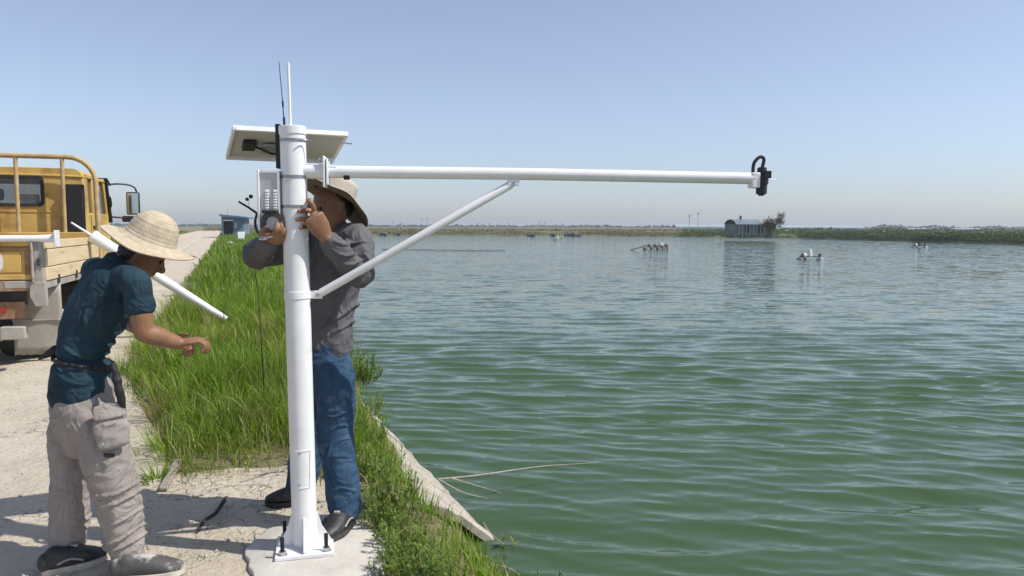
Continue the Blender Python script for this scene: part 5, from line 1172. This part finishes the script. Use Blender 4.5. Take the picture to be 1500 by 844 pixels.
# leafy weeds
def weed(name, loc, label, hgt, spread, nst, seed, leafy=26, group=None, col=(.165, .29, .045), lw=.0068, ll=.038):
    r = np.random.default_rng(seed); t = thing(name, loc, label, 'plant', group); sb = MB(); BB = []; HH = []; LL = []; AA = []; CC = []
    for k in range(nst):
        a = r.uniform(0, 6.28); rr = spread * math.sqrt(r.uniform(0, 1)); h = hgt * r.uniform(.55, 1.1) * (1 - .35 * rr / spread)
        base = np.array(loc) + np.array((math.cos(a), math.sin(a), 0)) * rr * .35; tip = np.array(loc) + np.array((math.cos(a) * rr, math.sin(a) * rr, h)); mid = (base + tip) / 2 + np.array((math.cos(a), math.sin(a), .3)) * .03
        cv = catmull([base, mid, tip], 4); sb.tube([Vector(p) for p in cv], list(np.linspace(.0030, .0012, len(cv))), 5)
        for j in range(leafy):
            q = r.uniform(.18, 1) * (len(cv) - 1); i = min(int(q), len(cv) - 2); p = cv[i] + (cv[i + 1] - cv[i]) * (q - i)
            L = ll * r.uniform(.5, 1.3); BB.append(p); HH.append(L * r.uniform(.25, 1.0)); LL.append(L * r.uniform(.4, 1)); AA.append(r.uniform(0, 6.28)); g = r.uniform(.65, 1.45); y_ = r.uniform(0, .3)
            CC.append((col[0] * g * (1 + y_), col[1] * g, col[2] * g))
    sb.build('stems', 'weed_stem', t, smooth=60)
    leaf_mass('foliage', np.array(BB), np.array(HH), np.array(LL), np.array(AA), lw * r.uniform(.6, 1.4, len(BB)), np.array(CC), parent=t, kind=None, localize=loc)
    return t
mat('weed_stem', (.14, .19, .06), .7, (.2, .2, .08), 20)
protos = {}
WL = {'p': 'bushy green weed at the edge of the concrete pad', 'e': 'bushy green weed on the bank above the concrete edging', 'j': 'bushy green weed on the bank behind the jeans of the person gripping the pole'}
spots = [(556, 700, .24, 'a', 'e'), (572, 742, .22, 'b', 'e'), (556, 770, .2, 'c', 'p'), (590, 768, .19, 'a', 'e'), (586, 806, .22, 'c', 'p'), (606, 812, .18, 'b', 'e'), (604, 846, .24, 'a', 'p'), (628, 850, .20, 'c', 'e'), (652, 862, .18, 'b', 'e'), (575, 842, .18, 'b', 'p'),
         (540, 650, .26, 'b', 'j'), (545, 606, .26, 'c', 'j'), (536, 560, .3, 'a', 'j')]
for i, (px, py, h, kd, wl) in enumerate(spots):
    p = G(px, py, 0)
    for _ in range(4): p = G(px, py, gz(p.x, p.y))
    p.z -= .02
    lab = WL[wl]
    if kd not in protos: protos[kd] = weed('bank_weed', p, lab, .27, .17, 30, 5 + ord(kd), 28, 'weeds on the pond bank')
    else: c = copy_tree(protos[kd]); c.location = p; c.rotation_euler = (0, 0, i * 1.9); c.scale = (h / .27,) * 3; c['label'] = lab
p = P(535, 492, 9.0); weed('shore_bush', (p.x, p.y, WATER + .2), 'upright bright green bush at the waterline behind the grey-shirted person', .42, .2, 30, 77, 36, ll=.07, lw=.014)
for k, (px, py, h) in enumerate(((748, 852, .13), (790, 858, .16), (822, 858, .14))):
    p = G(px, py, WATER); weed('water_sprig', (p.x, p.y, WATER - .05), 'small green sprig growing out of the shallow water by the bank', h + .05, .03, 3, 90 + k, 26, 'sprigs in the shallows', col=(.16, .25, .07), ll=.025, lw=.009)
p = G(744, 800, WATER); weed('grass_tuft', (p.x, p.y, WATER - .05), 'yellow green blade tuft standing in the water beside the open concrete end', .18, .03, 3, 99, 6, col=(.2, .24, .06), ll=.06, lw=.012)
# pale dry clumps and a white lump in the grass
for k, (px, py, r_) in enumerate(((282, 462, .20), (296, 470, .16), (268, 430, .2), (330, 440, .18))):
    p = G(px, py, .05); n = 260; a = rng.uniform(0, 6.28, n); rr = r_ * np.sqrt(rng.random(n)) * .8
    B_ = np.stack([p.x + np.cos(a) * rr, p.y + np.sin(a) * rr, np.full(n, p.z)], -1); t = thing('dry_tuft', (p.x, p.y, p.z), 'pale dried grass tuft among the green grass beside the road', 'tuft', 'dry tufts in the grass')
    leaf_mass('dry_blades', B_, rng.uniform(.12, .34, n), rng.uniform(.05, .25, n), a, rng.uniform(.006, .014, n), np.array([.50, .45, .30]) * rng.uniform(.6, 1.2, n)[:, None], parent=t, kind=None, localize=p)

# ------------------------------------------------------------------ the far side
def far(px, py, z): return G(px, py, z)
def shed():
    h = math.atan2(-U.x, U.y); Yd = 92.0; a = P(325, 343, Yd); a.z = bz(a.x, a.y) - .05
    t = thing('blue_shed', a, 'blue metal roadside shed with lean-to roof and open dark doorway', 'shed', rz=h - R(8)); W_, Ln = 2.6, 6.0
    def B(n, p, q, m, par=None): return MB().bb(p, q).build(n, m, par or t, local=True)
    B('front_wall', (0, 0, 0), (.25, .1, 2.7), 'shed_wall'); B('front_wall', (1.35, 0, 0), (W_, .1, 2.6), 'shed_wall'); B('door_head', (.25, 0, 2.15), (1.35, .1, 2.65), 'shed_wall')
    B('doorway', (.25, .9, 0), (1.35, 1.0, 2.15), 'dark_inside'); B('door_lintel', (.2, -.06, 2.12), (1.4, .0, 2.25), 'white_paint')
    B('front_window', (1.5, -.03, 1.2), (1.8, .02, 1.9), 'shed_grey')
    w_ = B('side_wall', (W_ - .1, .1, 0), (W_, Ln, 2.45), 'shed_wall'); B('side_wall', (0, .1, 0), (.1, Ln, 2.6), 'shed_wall'); B('rear_wall', (.1, Ln - .1, 0), (W_ - .1, Ln, 2.5), 'shed_wall')
    for k in range(7): B('wall_rib', (W_, .4 + k * .8, 0), (W_ + .05, .55 + k * .8, 2.4), 'shed_grey', w_)
    for k in range(3): B('side_window', (W_, 1.0 + k * 1.6, 1.0), (W_ + .02, 1.6 + k * 1.6, 1.9), 'dark_inside', w_)
    MB().add([(-.2, -.5, 2.95), (W_ + .5, -.5, 2.62), (W_ + .5, Ln + .3, 2.62), (-.2, Ln + .3, 2.95), (-.2, -.5, 2.72), (W_ + .5, -.5, 2.42), (W_ + .5, Ln + .3, 2.42), (-.2, Ln + .3, 2.72)], [(0, 1, 2, 3), (7, 6, 5, 4), (0, 4, 5, 1), (1, 5, 6, 2), (2, 6, 7, 3), (3, 7, 4, 0)]).build('roof', 'roof_blue', t, local=True)
    MB().cyl((.6, 1, 2.8), (.6, 1, 3.6), .03, n=8).build('vent_pipe', 'pole_grey', t, local=True)
shed()
def chair():
    p = P(353, 352, 58.0); p.z = bz(p.x, p.y) + .02; t = thing('garden_chair', p, 'white plastic garden chair standing in the grass before the blue shed', 'chair', rz=R(25))
    def B(n, a, b): return MB().bb(a, b).build(n, 'white_plastic', t, bevel=.02, local=True)
    B('seat', (-.26, -.25, .42), (.26, .25, .47)); B('backrest', (-.26, -.29, .5), (.26, -.24, 1.02))
    for x in (-.23, .23):
        for y in (-.22, .22): MB().cyl((x, y, .43), (x * 1.1, y * 1.1, -.1), .03, n=8).build('leg', 'pole_grey', t, local=True, smooth=50)
    p = P(338, 352, 56.0); p.z = bz(p.x, p.y) + .1; rock('feed_sack', p, .42, 'white_plastic', 'white sack lying in the grass near the garden chair', 'sack', seed=4, sq=(1.2, .6, .5))
chair()

def tree(name, px, base, H, Wd, label, seed, n=900, group=None):
    r = np.random.default_rng(seed); t = thing(name, base, label, 'tree', group); b = Vector(base); lim = []
    mb = MB(); mb.tube([b, b + Vector((.05, 0, H * .3)), b + Vector((-.05, .05, H * .62))], [H * .035, H * .026, H * .014], 8)
    for k in range(7):
        a = k * .9 + r.uniform(0, .5); e = b + Vector((math.cos(a) * Wd * .36, math.sin(a) * Wd * .36, H * r.uniform(.5, .85))); mb.tube([b + Vector((0, 0, H * (.25 + .04 * k))), (b + e) / 2 + Vector((0, 0, H * .22)), e], [H * .016, H * .01, H * .005], 6); lim.append(e)
    mb.build('trunk', 'bark', t, smooth=60)
    cl = [np.array(q) + r.normal(0, .12, 3) * Wd for q in lim for _ in range(3)]; c = np.array([cl[i] for i in r.integers(0, len(cl), n)]) + r.normal(0, 1, (n, 3)) * np.array((.11 * Wd, .11 * Wd, .075 * H))
    col = np.array([.055, .075, .03]) * r.uniform(.5, 1.5, n)[:, None]; L = H * .07 * r.uniform(.5, 1.4, n)
    leaf_mass('crown', c, L * r.uniform(-.6, 1, n), L * r.uniform(.4, 1, n), r.uniform(0, 6.28, n), L * .5, col, parent=t, kind=None, localize=b)
def greenhouse():
    Yd = 112.0; a = P(1078, 346, Yd); b = P(1137, 346, Yd); zb = .38; Wd = b.x - a.x; h = 2.35; t = thing('farm_building', (a.x, Yd, zb), 'long low farm building with arched grey blue roof on the far shore', 'building')
    w1 = Wd * .62; n = 12
    def shell(x0, x1, y0, y1, hh, m, nm, hr):
        vs = []
        for k in range(n + 1):
            u = k / n; z = hh * (1 - hr) + hh * hr * math.sin(math.pi * u) ** .7; y = y0 + (y1 - y0) * u; vs += [(x0, y, z), (x1, y, z)]
        return MB().add(vs, [(2 * k, 2 * k + 2, 2 * k + 3, 2 * k + 1) for k in range(n)]).build(nm, m, t, smooth=60, local=True)
    w_ = MB().bb((0, 0, -.4), (w1, 6, 1.6)).build('front_wall', 'gh_dark', t, local=True); MB().bb((w1, .3, -.4), (Wd, 6, 1.55)).build('end_wall', 'brickish', t, local=True)
    shell(-.1, w1 + .1, -.2, 6.2, h, 'gh_film', 'arched_roof', .33); shell(w1, Wd + .1, .1, 6.1, h * .98, 'brickish', 'end_roof', .33)
    for k in range(7): MB().bb((.4 + k * w1 / 7, -.07, -.3), (.5 + k * w1 / 7, 0, 1.6)).build('rib', 'shed_grey', w_, local=True)
    for x0 in (1.3, 3.2): MB().bb((x0, -.05, .3), (x0 + .8, 0, 1.3)).build('window', 'dark_inside', w_, local=True)
    MB().bb((w1 + .9, .24, -.2), (w1 + 1.7, .3, 1.3)).build('door', 'bark', t, local=True)
    MB().cyl((w1 * .38, 2.6, 2.2), (w1 * .38, 2.6, 2.9), .2, n=8).build('roof_vent', 'gh_dark', t, local=True)
    tree('shore_tree', 0, P(1134, 343, Yd - 1) - Vector((0, 0, .2)), 3.0, 2.6, 'dark bushy tree beside the farm building on the far shore', 4, 2600)
    for k, (px, py, w_, hh) in enumerate(((1088, 346, 1.2, .7), (1072, 346, .8, .5), (1126, 346, .7, .6), (1104, 346, 1.0, .4))):
        p = P(px, py, Yd - 2.5); nn = 160; c = np.array(p) + rng.normal(0, 1, (nn, 3)) * np.array((w_ * .5, .4, hh * .3)); c[:, 2] = np.clip(c[:, 2], WATER + .1, 9)
        t2 = thing('shore_bush', (p.x, p.y, .2), 'low dark bush at the waterline below the farm building', 'bush', 'bushes below the farm building')
        leaf_mass('foliage', c, rng.uniform(.05, .3, nn), rng.uniform(.05, .25, nn), rng.uniform(0, 6.28, nn), np.full(nn, .12), np.array([.05, .085, .03]) * rng.uniform(.5, 1.4, nn)[:, None], parent=t2, kind=None, localize=(p.x, p.y, .2))
greenhouse()
def long_house(px0, px1, ytop, Yd, label):
    a = P(px0, ytop, Yd); b = P(px1, ytop, Yd); z0 = .3; t = thing('greenhouse', (a.x, Yd, z0), label, 'greenhouse'); n = 8; Ln = b.x - a.x; h = a.z - z0; vs = []
    for k in range(n + 1): u = k / n; vs += [(0, 8 * u, h * (.55 + .45 * math.sin(math.pi * u))), (Ln, 8 * u, h * (.55 + .45 * math.sin(math.pi * u)))]
    MB().add(vs, [(2 * k, 2 * k + 2, 2 * k + 3, 2 * k + 1) for k in range(n)]).build('film_roof', 'pale_wall', t, smooth=60, local=True)
    MB().bb((0, 0, -.3), (Ln, .1, h * .56)).build('film_wall', 'pale_wall', t, local=True)
    for k in range(int(Ln / 7)): MB().bb((k * 7 + 1, -.1, 0), (k * 7 + 1.3, 0, h * .56)).build('frame_post', 'shed_grey', t, local=True)
long_house(990, 1061, 329, 330, 'pale plastic greenhouse row behind the farm building, beside two thin masts')
long_house(1146, 1268, 330.5, 360, 'longer pale plastic greenhouse row on the far shore beyond the shore tree')
long_house(1330, 1440, 334, 420, 'distant pale greenhouse row behind the bushes of the far shore')
for k, (px, yt, lab) in enumerate(((1010, 317, 'shorter thin mast above the pale greenhouse row'), (1022.5, 313.5, 'taller thin mast with a lamp head above the pale greenhouse row'))):
    p = P(px, 335, 300); q = P(px, yt, 300); t = thing('mast', (p.x, p.y, .2), lab, 'mast'); MB().cyl((p.x, p.y, .2), q, .14, .1, n=8).build('shaft', 'pole_grey', t); MB().bb(q - Vector((.3, .2, .1)), q + Vector((.4, .2, .5))).build('lamp_head', 'pole_grey', t)
# distant poles and pylons on the horizon
for k, (px, h) in enumerate(((576, 9), (618, 12), (626, 13), (640, 7), (700, 6), (716, 6), (790, 8), (798, 8), (824, 6), (860, 5), (588, 6), (745, 6))):
    p = P(px, 334, 520); t = thing('utility_pole', (p.x, p.y, .3), 'thin utility pole standing on the far horizon beyond the pond', 'utility pole', 'utility poles on the horizon')
    hh = h * 520 / F + .9; MB().cyl((p.x, p.y, .3), (p.x, p.y, .3 + hh), .22, .16, n=6).build('shaft', 'pole_grey', t); MB().bb((p.x - 1.1, p.y - .1, hh - .7), (p.x + 1.1, p.y + .1, hh - .45)).build('crossarm', 'pole_grey', t)
# scrub belts
def scrub(name, label, px0, px1, Yd, dep, h, n, dens_col, y_jit=1.0):
    px = rng.uniform(px0, px1, n); Y_ = Yd + rng.uniform(0, dep, n); d = np.array([(P(a, 334, b).x) for a, b in zip(px, Y_)])
    prof = h * (.55 + .45 * vnoise(px * .04, np.zeros(n), 1.0, 9)); z = .35 + rng.random(n) * np.clip(prof, .1, 9)
    L = Yd * .0042 * rng.uniform(.5, 1.4, n); c = np.array(dens_col) * rng.uniform(.55, 1.4, n)[:, None]
    leaf_mass(name, np.stack([d, Y_, z], -1), L * rng.uniform(-.2, .8, n), L * rng.uniform(.5, 1, n), rng.uniform(0, 6.28, n), L * .7, c, label=label, cat='scrub')
scrub('near_scrub', 'green bushes massed along the far shore right of the farm building', 1340, 1560, 106, 8, .6, 1800, (.045, .075, .025))
scrub('middle_scrub', 'darker belt of scrub behind the far shore', 1140, 1620, 230, 40, 1.2, 4200, (.05, .085, .035))
scrub('distant_scrub', 'hazy distant tree belt along the horizon', 1230, 1700, 520, 60, 3.2, 4200, (.05, .08, .04))
scrub('horizon_scrub', 'thin distant tree line across the left horizon', -100, 1000, 620, 80, 2.2, 5200, (.06, .085, .045))
for i, (px, py, r, g) in enumerate(((552, 341, .9, 0), (560, 342, .7, 0), (564, 342.5, .6, 0), (638, 342, .7, 0), (645, 341.5, .9, 0), (775, 343.5, .6, 0), (780, 344, .6, 0), (810, 343.5, .7, 0), (832, 343, 1.0, 0), (840, 343.5, .9, 0), (848, 343.5, .7, 0), (584, 342, .5, 0))):
    p = G(px, py + 2.2, WATER + .1); rock('shore_rock', p + Vector((0, 0, .25)), r * .9, 'dark_rock', 'dark rock on the pale far shoreline beyond the brace of the pole', 'rock', 'dark rocks on the far shoreline', i * 2.3)

# floating aerators and rope
def aerator(px, py, label, kind):
    p = G(px, py, WATER); t = thing('aerator', p, label, 'aerator', rz=R(10)); t.scale = (.8, .8, .75); k = p.y
    if kind == 0:
        for i, x in enumerate((-1.1, -.35, .4, 1.0)):
            MB().tube([(x, -.5, .1), (x, .5, .1)], .28, 12).build('float', 'float_pale', t, local=True, smooth=50)
            MB().lathe([(.05, -.1), (.45, -.1), (.45, .1), (.05, .1)], 10, Matrix.Translation((x + .3, 0, .25)) @ Matrix.Rotation(R(90), 4, 'Y')).build('paddle_wheel', 'rope', t, local=True)
        MB().bb((-1.2, -.1, .45), (1.1, .1, .6)).build('frame_bar', 'float_pale', t, local=True); MB().bb((.5, -.3, .5), (.9, .3, .95)).build('motor', 'float_white', t, local=True)
        MB().tube([(-1.0, 0, .6), (-2.0, 0, .25), (-3.0, 0, .02)], .06, 6).build('mooring_line', 'rope', t, local=True)
    else:
        MB().tube([(-.9, -.35, .05), (-.9, .35, .05)], .13, 10).build('float', 'float_pale', t, local=True, smooth=50); MB().tube([(.95, -.35, .07), (.95, .35, .07)], .15, 10).build('float', 'float_white', t, local=True, smooth=50)
        MB().bb((-.95, -.05, .22), (1.0, .05, .30)).build('frame_bar', 'rope', t, local=True)
        MB().lathe([(.04, -.12), (.34, -.12), (.34, .12), (.04, .12)], 10, Matrix.Translation((-.55, 0, .25)) @ Matrix.Rotation(R(90), 4, 'Y')).build('paddle_wheel', 'float_pale', t, local=True)
        MB().lathe([(0, .25), (.2, .27), (.17, .62), (.12, .88), (0, .92)], 12).build('motor_hood', 'float_white' if kind == 1 else 'rope', t, local=True, smooth=50)
        MB().bb((.85, -.1, .2), (1.0, .1, .5)).build('gear_box', 'rope', t, local=True)
aerator(960, 366, 'wide paddle aerator with four floats and trailing line, left of the others on the pond', 0)
aerator(1186, 380, 'small aerator with white motor hood and outrigger float on the pond', 1)
aerator(1346, 362.5, 'small dark-hooded aerator on the pond off the bushy far shore', 2)
aerator(817, 352, 'tiny distant aerator on the pond below the middle of the arm', 1)
pts = [G(px, 366.5 + .8 * math.sin(px * .02), WATER) + Vector((0, 0, .03)) for px in range(560, 760, 20)]
tag(MB().tube(pts, .02, 6).build('floating_rope', 'rope', smooth=60), 'dark floating rope stretched across the pond beyond the pole', 'rope')
p0 = P(372, 385, 4.4); 
branch('tall_weed_stem', [G(388, 600), P(384, 520, 5.0), P(378, 430, 5.1), P(372, 392, 5.1)], .004, .003, 'dark_stick', 'thin dark upright stem in the grass left of the white pole', 'stalk')

# ------------------------------------------------------------------ air
tag(MB().bb((-900, -40, -3.2), (900, 3400, 14)).build('haze', 'haze'), 'pale summer haze over the pond and the fields', 'haze', kind='stuff')
